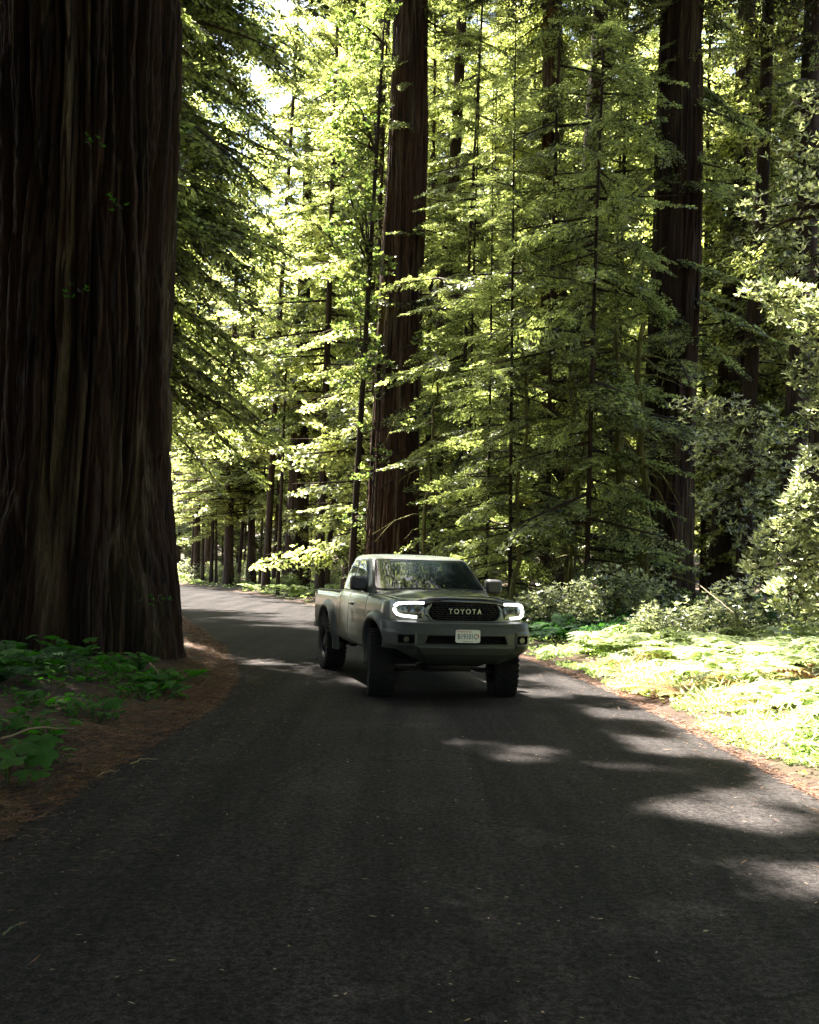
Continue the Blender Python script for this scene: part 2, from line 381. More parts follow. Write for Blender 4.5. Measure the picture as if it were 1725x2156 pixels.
PT['fC'] = proto(6, 33, 1.5, 4.3, 150, TPF, 'conf', .14, .2, 0, 1.8, r1=1.5)
PT['fH'] = proto(16, 40, 7.5, 4.5, 155, TPF, 'conf', .2, .16, .1, 1.8, r1=1.5)
PT['sA'] = proto(7, 22, 4.3, 2.8, 115, TPF, 'conf', .10, .15, .1)     # slender, bare below

def tree(key, x, y, label, cat='tree', name='young_redwood', group=None, sc=1.0, rz=None, tilt=(0, 0), seed=0, trunk_sc=1.0):
    rg = random.Random(seed*7919+int(x*100)+int(y*77))
    e = empty(name, (x, y, gz(x, y)-.05), rg.random()*6.28 if rz is None else rz); e.scale = (sc, sc, sc)
    e.rotation_euler[0] = tilt[0]+rg.uniform(-.02, .02); e.rotation_euler[1] = tilt[1]+rg.uniform(-.02, .02)
    tag(e, label, cat, group)
    c, t_ = PT[key]
    link('crown', c, e); to = link('trunk', t_, e)
    if trunk_sc != 1.0: to.scale = (trunk_sc, trunk_sc, 1)
    return e

# big furrowed trunks
def furrow_trunk(name, path, rad, nu, nv, amp, cells, seed, mat, parent=None, flare=0.0):
    """path (k,3) from base up, rad (k,)"""
    path = np.asarray(path, float); rad = np.asarray(rad, float)
    hz = path[:, 2]; z = np.linspace(hz[0], hz[-1], nv)
    cx = np.interp(z, hz, path[:, 0]); cy = np.interp(z, hz, path[:, 1]); r = np.interp(z, hz, rad)
    U, Vv = np.meshgrid(np.arange(nu)/nu, (z-z[0])/(z[-1]-z[0])); H_ = z[-1]-z[0]
    warp = (vnoise(U, Vv, 9, max(2, int(H_/6)), seed+1)-.5)*.035+(vnoise(U, Vv, 22, max(2, int(H_/1.6)), seed+2)-.5)*.009
    u2 = U+warp
    a = vnoise(u2, Vv, cells, max(3, int(H_/4.5)), seed+3); c = vnoise(u2, Vv, cells*3, max(3, int(H_/1.5)), seed+4)
    e = vnoise(u2, Vv, 7, max(2, int(H_/5)), seed+5); f4 = vnoise(U, Vv, cells*6, max(3, int(H_/.16)), seed+6)
    rid = np.abs(2*a-1); rid2 = np.abs(2*c-1)           # narrow fissures where the noise crosses its middle
    disp = -amp*1.5*np.exp(-(rid/.22)**2) - amp*.55*np.exp(-(rid2/.25)**2) + (e-.5)*amp*2.3 + (f4-.5)*amp*.3 + amp*.6*(c-.5)
    zz = z[:, None]-z[0]
    fl = flare*np.exp(-zz/1.3)*(1+.55*np.sin(U*2*np.pi*7+seed)+.3*np.sin(U*2*np.pi*4+1))
    RR = r[:, None]*(1+0*U)+disp+fl
    P_ = np.dstack([cx[:, None]+RR*np.cos(U*2*np.pi), cy[:, None]+RR*np.sin(U*2*np.pi), np.broadcast_to(z[:, None], U.shape)])
    b = MB(); b.grid(P_, closed=True); return b.build(name, M[mat], parent, smooth=True)

def limb_crown(name, specs, tpls, mat, parent, origin, limb_r=.03, limbs_to=None):
    """branches at given (start, azimuth, tilt, length); leaf mesh plus wood mesh"""
    VV = []; b = MB()
    for (p, az, tilt, L, k, roll) in specs:
        VV.append(place(tpls[k % len(tpls)], az, tilt, L/3.0, np.asarray(p)-origin, roll))
        e = np.array([math.cos(az)*math.cos(tilt), math.sin(az)*math.cos(tilt), -math.sin(tilt)])*L*.92
        q = np.linspace(0, 1, 5)[:, None]; dz = np.zeros((5, 3)); dz[:, 2] = (-.10*1.2*(q[:, 0]*L)**2/L)*1.0
        b.tube(np.asarray(p)-origin+e*q+dz, np.array([1.5, 1.1, .8, .5, .2])*limb_r*L/3, 4, cap=False)
    V = np.concatenate(VV); n0 = len(V)//4; WV = np.concatenate(b.V); WQ = np.concatenate(b.Q)+len(V)
    return mk(name, np.vstack([V, WV]), np.vstack([quads(n0), WQ]), [M[mat], M['twig']], parent, midx=[0]*n0+[1]*len(WQ))
# ------------------------------------------------------------------ pickup truck (x forward, y to its left, origin under the front axle)
def mat_paint():
    m, nt, b = new_mat('truck_paint'); L = nt.links.new
    b.inputs['Base Color'].default_value = (.20, .21, .175, 1); b.inputs['Metallic'].default_value = .35
    b.inputs['Roughness'].default_value = .38; b.inputs['Coat Weight'].default_value = .8; b.inputs['Coat Roughness'].default_value = .06
    c = mapping(nt, (1, 1, 1)); n = noise(nt, 9, c, 5, .7); r = ramp(nt, [(.35, (.085, .100, .084)), (.7, (.125, .142, .122))])
    L(n.outputs[0], r.inputs[0]); L(r.outputs[0], b.inputs['Base Color'])
    r2 = ramp(nt, [(.4, (.05, .05, .05)), (.7, (.16, .16, .16))]); L(n.outputs[0], r2.inputs[0]); L(r2.outputs[0], b.inputs['Coat Roughness'])
    return m
PA = mat_paint()
BLK = P('black_plastic', (.012, .012, .013), .45); RUB = P('rubber', (.013, .0125, .012), .9, spec=.15)
DRK = P('dark_void', (.004, .004, .004), .9, spec=.1); UND = P('underbody_metal', (.02, .018, .016), .6, .4)
GLS = P('tinted_glass', (.006, .009, .009), .02, spec=.6)
LENS = P('lens_glass', (.035, .045, .03), .12, coat=1.0, spec=.8)
LED = P('led_bar', (1, 1, 1), .4, emit=(1, .98, .97), es=.9)
CHR = P('bright_metal', (.5, .5, .48), .25, 1.0); FLR = P('flare_paint', (.045, .049, .042), .5, .1, .15)
PLW = P('plate_white', (.62, .62, .55), .5); PLR = P('plate_red', (.55, .10, .07), .5); PLG = P('plate_green', (.03, .07, .06), .5)
PRJ = P('projector_glass', (.10, .11, .09), .08, .6, 1); LTR = P('letter_metal', (.42, .43, .30), .35, .3); RIM = P('rim_metal', (.03, .03, .032), .35, .8); AMB = P('amber_lens', (.45, .22, .03), .3)
TK = empty('pickup_truck', (.475, 13.02, .0), R(-90+15))
tag(TK, 'grey lifted pickup truck with lit C-shaped headlights driving on the road', 'truck')

def sW(x, z):
    y = np.interp(z, [.45, .55, .66, .80, .95, 1.08, 1.17, 1.235, 1.262], [.80, .835, .855, .868, .872, .866, .856, .835, .800])
    y = y-.10*np.clip((np.asarray(x)-.15)/.5, 0, 1.3)**2.2
    return y
def ztop(x):
    return np.interp(x, [-4.5, -2.60, -2.52, -2.40, -.7, -.2, .3, .8], [1.205, 1.222, 1.245, 1.262, 1.262, 1.258, 1.245, 1.210])
XR, AX = -3.246, .43
def zbot(x):
    x = np.asarray(x, float)
    z = np.where(x < -4.0, .66, np.where(x > .45, .80, np.where(x > -2.6, .57, .62)))
    for xc in (0.0, XR):
        dx = (x-xc)/.52; a = AX+.04+.50*np.sqrt(np.clip(1-np.abs(dx)**2.6, 0, None)); z = np.where(np.abs(dx) < 1, np.maximum(z, a), z)
    return z
def side(name, x0, x1, s, n, parent=TK):
    xs = np.linspace(x0, x1, n); tt = np.linspace(0, 1, 22)
    zt, zb = ztop(xs), zbot(xs); Z = zb[:, None]+(zt-zb)[:, None]*tt[None]
    Xg = np.broadcast_to(xs[:, None], Z.shape); Y = sW(Xg, np.maximum(Z, .45)+ (1.262-zt)[:, None]*(np.clip((Z-1.0)/.2, 0, 1)))
    b = MB(); b.grid(np.dstack([Xg, s*Y, Z]), flip=(s > 0)); o = b.build(name, PA, parent, smooth=True); solid(o, .02, -1 if s < 0 else 1)
    o.modifiers['s'].offset = 0; return o
for s in (-1, 1):
    side('fender', -.610, .66, s, 90)
    dr = side('door', -1.700, -.618, s, 24)
    side('rear_door', -2.330, -1.708, s, 16)
    side('bed_side', -4.42, -2.545, s, 110)
    side('cab_corner', -2.537, -2.338, s, 8)
    h = MB(); h.tube([(-1.56, s*.885, 1.10), (-1.53, s*.905, 1.105), (-1.42, s*.905, 1.108), (-1.39, s*.885, 1.105)], .014, 8)
    h.box((-1.475, s*.868, 1.104), (.15, .02, .055)); ho = h.build('handle', BLK, dr, smooth=True)
    # wheel flares: swept lip that follows the arch
    for xc, nm in ((0.0, 'wheel_flare'), (XR, 'wheel_flare')):
        th = np.linspace(-.10, math.pi+.10, 44) if xc < 0 else np.linspace(.36, math.pi+.10, 44)
        rows = []
        for a in th:
            ca, sa = math.cos(a), math.sin(a); e = 2/2.6
            px = xc+.52*abs(ca)**e*np.sign(ca); pz = AX+.04+.50*(abs(sa)**e)*np.sign(sa)
            nx, nz = px-xc, pz-AX-.04; l = math.hypot(nx, nz); nx /= l; nz /= l
            sec = [(-.005, -.09), (-.012, .055), (.010, .078), (.045, .076), (.085, .050), (.120, .012), (.125, -.01)]
            rows.append([(px+nx*o, s*(float(sW(px+nx*o, min(1.2, max(.5, pz+nz*o))))+u), pz+nz*o) for o, u in sec])
        b = MB(); b.grid(rows, flip=(s < 0)); o = b.build(nm, FLR, TK, smooth=True)
# dark cores that fill the shell
b = MB()
b.box((-1.45, 0, .89), (1.75, 1.62, .60)); b.box((-3.35, 0, .86), (2.05, 1.02, .42)); b.box((.05, 0, .88), (1.1, 1.0, .55))
b.box((-2.48, 0, .98), (.12, 1.60, .44)); b.box((.48, 0, 1.0), (.36, 1.40, .30)); b.box((-4.2, 0, .9), (.3, 1.6, .4))
b.build('body_core', DRK, TK)
# bed: floor, inner walls, rail caps, tailgate
b = MB(); b.box((-3.47, 0, 1.075), (1.80, 1.62, .03)); b.box((-2.575, 0, 1.12), (.04, 1.60, .16)); b.build('bed_floor', BLK, TK)
for s in (-1, 1):
    b = MB(); b.box((-3.48, s*.785, 1.222), (1.86, .085, .03), rot=(0, -R(.55), 0)); o = b.build('bed_rail', BLK, TK); bevel(o, .008)
b = MB(); b.box((-4.43, 0, .93), (.06, 1.60, .56)); o = b.build('tailgate', PA, TK); bevel(o, .02, 3)
b = MB(); b.box((-4.53, 0, .66), (.14, 1.72, .16)); o = b.build('rear_bumper', CHR, TK); bevel(o, .03, 3)
for s in (-1, 1):
    b = MB(); b.box((-4.41, s*.815, 1.02), (.10, .12, .30)); o = b.build('tail_light', P('tail_red', (.25, .01, .01), .2, coat=1), TK); bevel(o, .02, 3)

# hood
def hoodz(x, y):
    zt = ztop(x); u = np.abs(y)/.80
    cr = .065*(1-u**2.6); ridge = .018/(1+np.exp(-( .47+.05*(-np.asarray(x))-np.abs(y))*60))
    front = -.045*np.clip((x-(.70-.16*u**3))/.10, 0, 1)**2
    return zt+cr+ridge+front
xs = np.linspace(0, 1, 40); ys = np.linspace(-1, 1, 61)
Xg, Yg = np.meshgrid(xs, ys, indexing='ij')
YY = Yg*.795*(1-.05*Xg)
XX = -.66+.12*(1-np.abs(Yg)**2)*0+Xg*(.66+.82-.05*np.abs(Yg)**2-.16*np.abs(Yg)**6)
YY = np.where(True, YY*(1-.05*Xg**3), YY)
b = MB(); b.grid(np.dstack([XX, YY, hoodz(XX, YY)+.004]), flip=True); o = b.build('hood', PA, TK, smooth=True); solid(o, .02)
# hood stone deflector
yy = np.linspace(-.74, .74, 61); rows = []
for y in yy:
    u = abs(y)/.80; xf = .82-.05*u*u-.16*u**6; zf = float(hoodz(xf-.02, y))
    hgt = .052*(1-.75*np.clip((abs(y)-.50)/.22, 0, 1))
    rows.append([(xf+.018, y, zf-.055), (xf+.034, y, zf-.01), (xf+.020, y, zf+hgt*.6), (xf-.012, y, zf+hgt), (xf-.022, y, zf+hgt-.004)])
b = MB(); b.grid(rows); o = b.build('deflector', P('smoked_plastic', (.012, .012, .012), .12, coat=.6), TK, smooth=True); solid(o, .006, 0)

# cab greenhouse as stacked super-ellipse rings
ZK = [1.20, 1.262, 1.35, 1.50, 1.64, 1.72, 1.742, 1.764, 1.780, 1.791, 1.798, 1.802]
XFk = [-.45, -.48, -.615, -.845, -1.06, -1.18, -1.26, -1.45, -1.54, -1.66, -1.78, -1.88]
XRk = [-2.52, -2.51, -2.485, -2.43, -2.37, -2.33, -2.30, -2.25, -2.19, -2.12, -2.03, -1.95]
WKk = [.840, .835, .812, .768, .722, .695, .675, .645, .590, .49, .34, .14]
def ring(z):
    return np.interp(z, ZK, XFk), np.interp(z, ZK, XRk), np.interp(z, ZK, WKk)
NE = 11.0
def frontx(y, z):
    a, r, w = ring(z); return a+.035*(1-(y/w)**2)-( (a-r)/2 )*(1-np.clip(1-np.abs(y/w)**NE, 0, 1)**(1/NE))
def sidey(x, z):
    a, r, w = ring(z); c = (a+r)/2; h = (a-r)/2
    return w*np.clip(1-np.abs((x-c)/h)**NE, 0, 1)**(1/NE)
rows = []
for z in np.concatenate([np.linspace(1.20, 1.72, 16), np.array(ZK[6:])]):
    a, r, w = ring(z); th = np.linspace(0, 2*math.pi, 144, endpoint=False); c = (a+r)/2; h = (a-r)/2
    cx = np.sign(np.cos(th))*np.abs(np.cos(th))**(2/NE); cy = np.sign(np.sin(th))*np.abs(np.sin(th))**(2/NE)
    x = c+h*cx; y = w*cy; x = x+np.where(cx > 0, cx, 0)*.035*(1-(y/w)**2)
    rows.append(np.stack([x, y, 0*x+z], 1))
b = MB(); b.grid(rows, closed=True, flip=True); b.add(np.vstack([rows[-1], [[np.mean(rows[-1][:, 0]), 0, 1.804]]]), T=[[(i), (i+1) % 144, 144] for i in range(144)])
b.build('cab', PA, TK, smooth=True)
def patch_front(name, mat, z0, z1, f, off, parent=TK):
    zz = np.linspace(z0, z1, 18); rows = []
    for z in zz:
        w = float(ring(z)[2])*f; q = (z-z0)/(z1-z0); w -= .05*max(0, abs(q-.5)-.44)/.06*.6
        y = np.linspace(-w, w, 41); x = frontx(y, z); rows.append(np.stack([x+off*.75, y, 0*y+z+off*.65], 1))
    b = MB(); b.grid(rows, flip=True); return b.build(name, mat, parent, smooth=True)
patch_front('window_seal', BLK, 1.315, 1.735, .955, .006); ws = patch_front('windshield', GLS, 1.335, 1.722, .925, .011)
def patch_side(name, mat, s, zs, xa, xb, off, parent=TK):
    zz = np.linspace(zs[0], zs[-1], 20); rows = []
    for z in zz:
        x = np.linspace(np.interp(z, zs, xa), np.interp(z, zs, xb), 24); y = sidey(x, z)+off; rows.append(np.stack([x, s*y, 0*x+z+off*.3], 1))
    b = MB(); b.grid(rows, flip=(s < 0)); return b.build(name, mat, parent, smooth=True)
for s in (-1, 1):
    zs = [1.272, 1.285, 1.32, 1.45, 1.60, 1.68, 1.70]
    f = patch_side('window_frame', BLK, s, [1.262]+zs[1:-1]+[1.712], [-1.70, -1.71, -1.72, -1.73, -1.745, -1.75, -1.735], [-.76, -.745, -.76, -.92, -1.12, -1.235, -1.29], .004)
    patch_side('window', GLS, s, zs, [-1.66, -1.67, -1.685, -1.70, -1.71, -1.70, -1.68], [-.83, -.805, -.815, -.975, -1.17, -1.29, -1.35], .009, f)
    zr = [1.285, 1.30, 1.35, 1.50, 1.62, 1.68, 1.69]
    f = patch_side('window_frame', BLK, s, [1.275]+zr[1:-1]+[1.70], [-2.30, -2.36, -2.385, -2.345, -2.26, -2.16, -2.09], [-1.80, -1.795, -1.79, -1.79, -1.79, -1.80, -1.82], .004)
    patch_side('window', GLS, s, zr, [-2.27, -2.33, -2.355, -2.315, -2.23, -2.12, -2.05], [-1.83, -1.82, -1.815, -1.815, -1.815, -1.825, -1.85], .009, f)
    # mirrors
    e = MB(); k = []
    for a in np.linspace(0, 1, 9):
        sx = .075*(1-abs(2*a-1)**3)**.5+.004; t_ = np.linspace(0, 2*math.pi, 28, endpoint=False)
        yy = np.sign(np.cos(t_))*np.abs(np.cos(t_))**.45*(.105+.012*a)*(1 if 0 < a < 1 else .72); zz = np.sign(np.sin(t_))*np.abs(np.sin(t_))**.55*.098*(1 if 0 < a < 1 else .68)
        k.append(np.stack([-.82+(a-.5)*.17+0*yy, s*(.94+yy*(1)), 1.392+zz+.02*np.abs(yy)], 1))
    e.grid(k, closed=True, flip=(s > 0)); e.add(np.vstack([k[0], k[0].mean(0)]), T=[[i, (i+1) % 28, 28] for i in range(28)]); e.add(np.vstack([k[-1], k[-1].mean(0)]), T=[[i, (i+1) % 28, 28] for i in range(28)])
    e.tube([(-.79, s*.78, 1.30), (-.80, s*.85, 1.315), (-.81, s*.90, 1.345)], [.045, .035, .03], 8)
    e.build('mirror', BLK, TK, smooth=True)
    
# wipers and cowl
b = MB(); b.tube([(-.40, -.70, 1.33), (-.41, -.30, 1.352), (-.40, .05, 1.352)], .009, 5); b.tube([(-.40, .02, 1.345), (-.42, .35, 1.352), (-.44, .62, 1.335)], .009, 5)
b.box((-.385, -.15, 1.345), (.05, .16, .025)); b.build('wiper', BLK, TK)
b = MB(); b.tube([(-.52, -.76, 1.25), (-.535, -.765, 1.30), (-.60, -.775, 1.46)], [.02, .006, .0035], 6); b.build('antenna', BLK, TK)

# front panel, headlights, grille
DZ = .036
def Xf(y):
    u = np.abs(y)/.83; return .845-.075*u**2-.22*u**8
ys = np.linspace(-.835, .835, 81); zs_ = np.linspace(.955, 1.205, 16)
Yg, Zg = np.meshgrid(ys, zs_, indexing='ij'); XX = Xf(Yg)-.05*((Zg-.96)/.25)**2*(.4+.6*(np.abs(Yg)/.83)**2)
b = MB(); b.grid(np.dstack([XX, Yg, Zg]), flip=False); b.build('front_panel', PA, TK, smooth=True).location.z = DZ
def onf(y, z, off):   # point on the front panel, pushed out by off
    return np.array([Xf(y)-.05*((z-.96)/.25)**2*(.4+.6*(abs(y)/.83)**2)+off*(1-.5*(abs(y)/.83)**6), y*(1+off*.9*(abs(y)/.83)**6), z])
for s in (-1, 1):
    rows = []
    for a in np.linspace(0, 1, 30):
        row = []
        for c in np.linspace(0, 1, 14):
            zl = .995+.03*a*0+.06*np.clip((a-.86)/.14, 0, 1)**2; zh = 1.195-.035*np.clip((a-.80)/.2, 0, 1)**2-.02*np.clip(.12-a, 0, 1)
            z = zl+(zh-zl)*c; y = .485+.03*(1-c)+a*(.325-.03*(1-c)); bulge = .014+.020*math.sin(math.pi*c)**.5*math.sin(math.pi*min(max(a, .0), 1))**.5
            row.append(onf(s*y, z, bulge))
        rows.append(row)
    b = MB(); b.grid(rows, flip=(s < 0)); hl = b.build('headlight', LENS, TK, smooth=True); hl.location.z = DZ
    b = MB()
    up = [(.50, 1.176), (.56, 1.178), (.66, 1.174), (.745, 1.166), (.772, 1.152), (.788, 1.128)]
    lo = [(.795, 1.100), (.790, 1.068), (.772, 1.035), (.735, 1.020), (.66, 1.014), (.585, 1.010)]
    for L_ in (up, lo):
        b.tube([onf(s*y, z, .040) for y, z in L_], .0145, 8)
    b.build('light_bar', LED, hl, smooth=True)
    for y in (.575, .655):
        p = onf(s*y, 1.095, .030); b = MB(); b.tube([p+np.array([.004, 0, 0]), p+np.array([.009, 0, 0])], .032, 16); b.build('projector', PRJ, hl, smooth=True)
# grille
hexo = np.array([(.36, 1.186), (.405, 1.165), (.455, 1.085), (.452, 1.045), (.405, .985), (.36, .972)])
out = np.vstack([hexo, hexo[::-1]*[-1, 1]])
def loop_pts(o, sc, off): return [np.array([Xf(y*sc)+off-.03*((z-.96)/.25)**2, y*sc, 1.08+(z-1.08)*sc]) for y, z in o]
den = []
for i in range(len(out)):
    for q in np.linspace(0, 1, 6, endpoint=False): den.append(out[i]*(1-q)+out[(i+1) % len(out)]*q)
den = np.array(den)
b = MB(); rows = [loop_pts(den, 1.075, -.004), loop_pts(den, 1.065, .022), loop_pts(den, 1.03, .030), loop_pts(den, .995, .026), loop_pts(den, .97, .002)]
rows = [np.array(r_) for r_ in rows]; b.grid(rows, closed=True); gs = b.build('grille', PA, TK, smooth=True); gs.location.z = DZ
b = MB(); r0 = np.array(loop_pts(den, .985, .008)); n_ = len(r0); b.add(np.vstack([r0, [[.85, 0, 1.08]]]), T=[[i, (i+1) % n_, n_] for i in range(n_)]); b.build('grille_backing', DRK, gs)
b = MB()
for r_ in range(8):
    z = .990+r_*.0265; hw = float(np.interp(z, [.972, 1.045, 1.085, 1.165, 1.186], [.36, .44, .44, .39, .35]))-.01
    y = -hw+(.0 if r_ % 2 else .03)
    while y < hw-.03:
        if not (abs(z-1.085) < .034 and -.215 < y+.02 < .215):
            x = float(Xf(y+.02))+.014-.03*((z-.96)/.25)**2
            b.box((x, y+.022, z+.006), (.022, .042, .0065)); b.box((x, y, z+.013), (.022, .006, .014), rot=(R(35 if r_ % 2 else -35), 0, 0))
        y += .062
b.build('grille_mesh', BLK, gs)
def text(name, s, size, loc, rot, mat, parent, ext=.003, space=1.0, sx=1.0):
    c = bpy.data.curves.new(name, 'FONT'); c.body = s; c.size = size; c.extrude = ext; c.align_x = 'CENTER'; c.align_y = 'CENTER'; c.space_character = space; c.offset = size*.012
    o = bpy.data.objects.new(name, c); COL.objects.link(o); bpy.context.view_layer.update()
    me = bpy.data.meshes.new_from_object(o.evaluated_get(bpy.context.evaluated_depsgraph_get())); bpy.data.objects.remove(o)
    me.materials.clear(); me.materials.append(mat); q = link(name, me, parent, loc); q.rotation_euler = rot; q.scale = (sx, 1, 1); return q
text('lettering', 'TOYOTA', .082, (.862, 0, 1.083), (R(90), 0, R(90)), LTR, gs, .006, 1.35, 1.0)

# bumper
def bump_pt(y, t_):
    u = abs(y)/.93; zb = .50+.17*np.clip((abs(y)-.50)/.32, 0, 1)**1.3; z = zb+(1.004-zb)*t_
    x = .975-.07*u**2-.36*u**9
    x -= np.interp(z, [.50, .56, .62, .68, .735, .86, .93, .985, 1.004], [.17, .085, .04, .02, .004, .0, .012, .035, .085])
    m = 0
    sst = lambda e0, e1, v: (lambda q: q*q*(3-2*q))(min(max((v-e0)/(e1-e0), 0), 1))
    hw = .50+.4*(.77-z)
    k = sst(0, .018, hw-abs(y))*sst(.738, .754, z)*(1-sst(.822, .838, z))
    x -= .09*k; m = 1 if k > .35 else m
    # lower skid bulge and its side creases
    x += .030*sst(0, .05, .60-abs(y)+.5*(z-.66))*(1-sst(.70, .725, z))
    x += .018*sst(0, .04, abs(y)-.60)*sst(.66, .72, z)*(1-sst(.86, .90, z))
    k = sst(0, .012, .030+.055-abs(abs(y)-.72))*sst(.738, .752, z)*(1-sst(.826, .840, z))
    x -= .06*k; m = 1 if k > .4 else m
    yy = y*(1-.10*max(0, (.66-z))/.16)
    return (x, yy, z), m
ys = np.linspace(-.93, .93, 241); ts = np.linspace(0, 1, 90); pts = []; mm = []
for y in ys:
    r_ = [bump_pt(y, q) for q in ts]; pts.append([a[0] for a in r_]); mm.append([a[1] for a in r_])
mm = np.array(mm); b = MB(); b.grid(pts); b.qm = list(np.where(mm[:-1, :-1].ravel() > 0, 1, 0))
bp = b.build('bumper', [P('shaded_bumper_paint', (.020, .023, .017), .5, .05, .1), DRK], TK, smooth=True)  # body paint darkened, the shadow on the bumper put into its colour
for s in (-1, 1):
    b = MB(); x, y, z = bump_pt(s*.755, .70)[0]
    b.tube([(.875, s*.72, .790), (.895, s*.72, .790)], .034, 18); b.build('fog_light', P('fog_glass', (.03, .03, .02), .2, .2, .5), bp, smooth=True)
b = MB(); b.box((.86, 0, .77), (.02, 1.0, .012)); b.build('intake_bar', BLK, bp)
# licence plate
t_ = np.linspace(0, 2*math.pi, 40, endpoint=False); yy = np.sign(np.cos(t_))*np.abs(np.cos(t_))**.22*.153; zz = np.sign(np.sin(t_))*np.abs(np.sin(t_))**.22*.077
b = MB(); A = np.stack([0*yy+.986, yy, .838+zz], 1); B_ = A+[.004, 0, 0]; b.grid([A, B_], closed=True); b.add(np.vstack([B_, [[.99, 0, .838]]]), T=[[i, (i+1) % 40, 40] for i in range(40)])
pl = b.build('licence_plate', PLW, TK)
text('plate_text', 'WASHINGTON', .026, (.9905, -.045, .893), (R(90), 0, R(90)), PLR, pl, .001, 1.0)
text('plate_text', 'B19101C', .088, (.9905, -.005, .832), (R(90), 0, R(90)), PLG, pl, .001, 1.04, .72)
text('plate_text', 'EVERGREEN STATE', .015, (.9905, 0, .775), (R(90), 0, R(90)), PLG, pl, .001, 1.0)
b = MB(); b.box((.9905, .128, .842), (.002, .016, .04)); b.build('plate_sticker', PLR, pl)

# wheels
def lathe(b, prof, n=64, m=0):
    th = np.linspace(0, 2*math.pi, n, endpoint=False)
    rows = [np.stack([r_*np.cos(th), 0*th+y, r_*np.sin(th)], 1) for r_, y in prof]; b.grid(rows, closed=True, m=m)
def make_wheel(s):
    w = empty('wheel', (0, 0, 0), 0, TK)
    b = MB(); lathe(b, [(.225, -.10), (.235, -.13), (.30, -.150), (.36, -.150), (.402, -.138), (.418, -.118), (.420, 0), (.418, .118), (.402, .138), (.36, .150), (.30, .150), (.235, .13), (.225, .10)])
    rg = random.Random(3)
    for i in range(38):
        a = i/38*2*math.pi
        for y, dy, da in ((-.098, .066, 0), (-.032, .050, .07), (.032, .050, .015), (.098, .066, .08)):
            aa = a+da; c = (math.cos(aa)*.423, y, math.sin(aa)*.423); b.box(c, (.020, dy, .050), rot=(0, -aa, 0) if abs(y) > .05 else (.35*(1 if y > 0 else -1)*0, -aa, 0))
        for sy in (-1, 1):
            aa = a+.04; b.box((math.cos(aa)*.398, sy*.141, math.sin(aa)*.398), (.045, .018, .036), rot=(0, -aa, 0))
    ty = b.build('tyre', RUB, w); smooth_angle(ty, 40)
    b = MB(); lathe(b, [(.235, .125*s), (.222, .12*s), (.205, .085*s), (.20, .02*s)], 48); lathe(b, [(.07, .100*s), (.062, .118*s), (.001, .120*s)], 24)
    for i in range(6):
        a = i*math.pi/3; rows = []
        c, sn = math.cos(a), math.sin(a)
        for q, wd, yy_ in ((.05, .036, .098), (.12, .026, .100), (.17, .030, .085), (.215, .045, .090)):
            rows.append([(c*q-sn*k*wd, yy_*s-(abs(k) > .9)*.02*s, sn*q+c*k*wd) for k in (-1, -.7, .7, 1)])
        b.grid(rows)
    lathe(b, [(.20, .03*s), (.001, .03*s)], 32)
    ri = b.build('rim', RIM, w); smooth_angle(ri, 40); return w
for s in (-1, 1):
    w = make_wheel(s); w.location = (0, s*.80, AX); w.rotation_euler = (0, 0, R(-11))
    w = make_wheel(s); w.location = (XR, s*.80, AX); w.rotation_euler = (0, R(20), 0)
# underbody
b = MB()
for s in (-1, 1):
    b.box((-1.95, s*.42, .60), (5.0, .07, .12)); b.box((XR, s*.52, .50), (1.3, .06, .035)); b.box((XR+.28, s*.52, .44), (.10, .09, .10)); b.tube([(XR-.18, s*.47, .42), (XR-.30, s*.44, .75)], .035, 8)
    b.tube([(.02, s*.72, AX), (.0, s*.30, AX+.06)], .035, 8); b.tube([(.0, s*.62, .42), (-.04, s*.55, .86)], .05, 10); b.box((.05, s*.55, .345), (.34, .30, .035), rot=(s*R(-6), 0, 0))
    b.box((-1.5, s*.79, .572), (1.75, .07, .05))
    for q in range(3): b.box((-2.35-.09*q, s*.66, .50), (.02, .05, .13))
b.tube([(XR, -.70, AX), (XR, .70, AX)], .045, 10); b.tube([(XR-.12, 0, AX), (XR+.14, 0, AX)], [.14, .15], 14); b.box((.02, 0, .42), (.55, .56, .13)); b.box((-.9, 0, .50), (1.4, .34, .14))
b.tube([(XR, .1, AX), (-1.3, .05, .50)], .035, 8); b.box((.45, 0, .47), (.50, .80, .02), rot=(0, R(-12), 0)); b.box((-2.4, .35, .53), (.9, .40, .16)); b.tube([(.16, -.66, .38), (.16, .66, .38)], .016, 6)
b.build('chassis', UND, TK)
for s in (-1, 1):   # wheel-arch liners
    for xc in (0, XR):
        th = np.linspace(.0, math.pi, 16); b = MB(); b.grid([[(xc+.53*math.cos(a), s*q, AX+.04+.51*math.sin(a)) for q in (.50, .845-(.05 if xc == 0 and math.cos(a) > .5 else 0))] for a in th]); b.build('arch_liner', DRK, TK)
# ------------------------------------------------------------------ the great redwood on the left and its canopy
SDx, SDy = SUN_DIR.x/SUN_DIR.z, SUN_DIR.y/SUN_DIR.z        # horizontal run of a sun ray per metre of height
rg = np.random.RandomState(77)
GX, GY = -5.22, 16.0
gtree = empty('giant_redwood', (GX, GY, 0)); tag(gtree, 'enormous old redwood with deeply furrowed dark bark beside the left road edge', 'tree')
pth = [(0.04, 0, -.6), (.03, 0, .6), (-.02, 0, 2.9), (-.16, 0, 10.5), (-.25, 0, 17), (-.4, 0, 25)]
furrow_trunk('trunk', pth, [1.55, 1.50, 1.40, 1.34, 1.2, .7], 620, 620, .135, 46, 41, 'bark', gtree, .30)

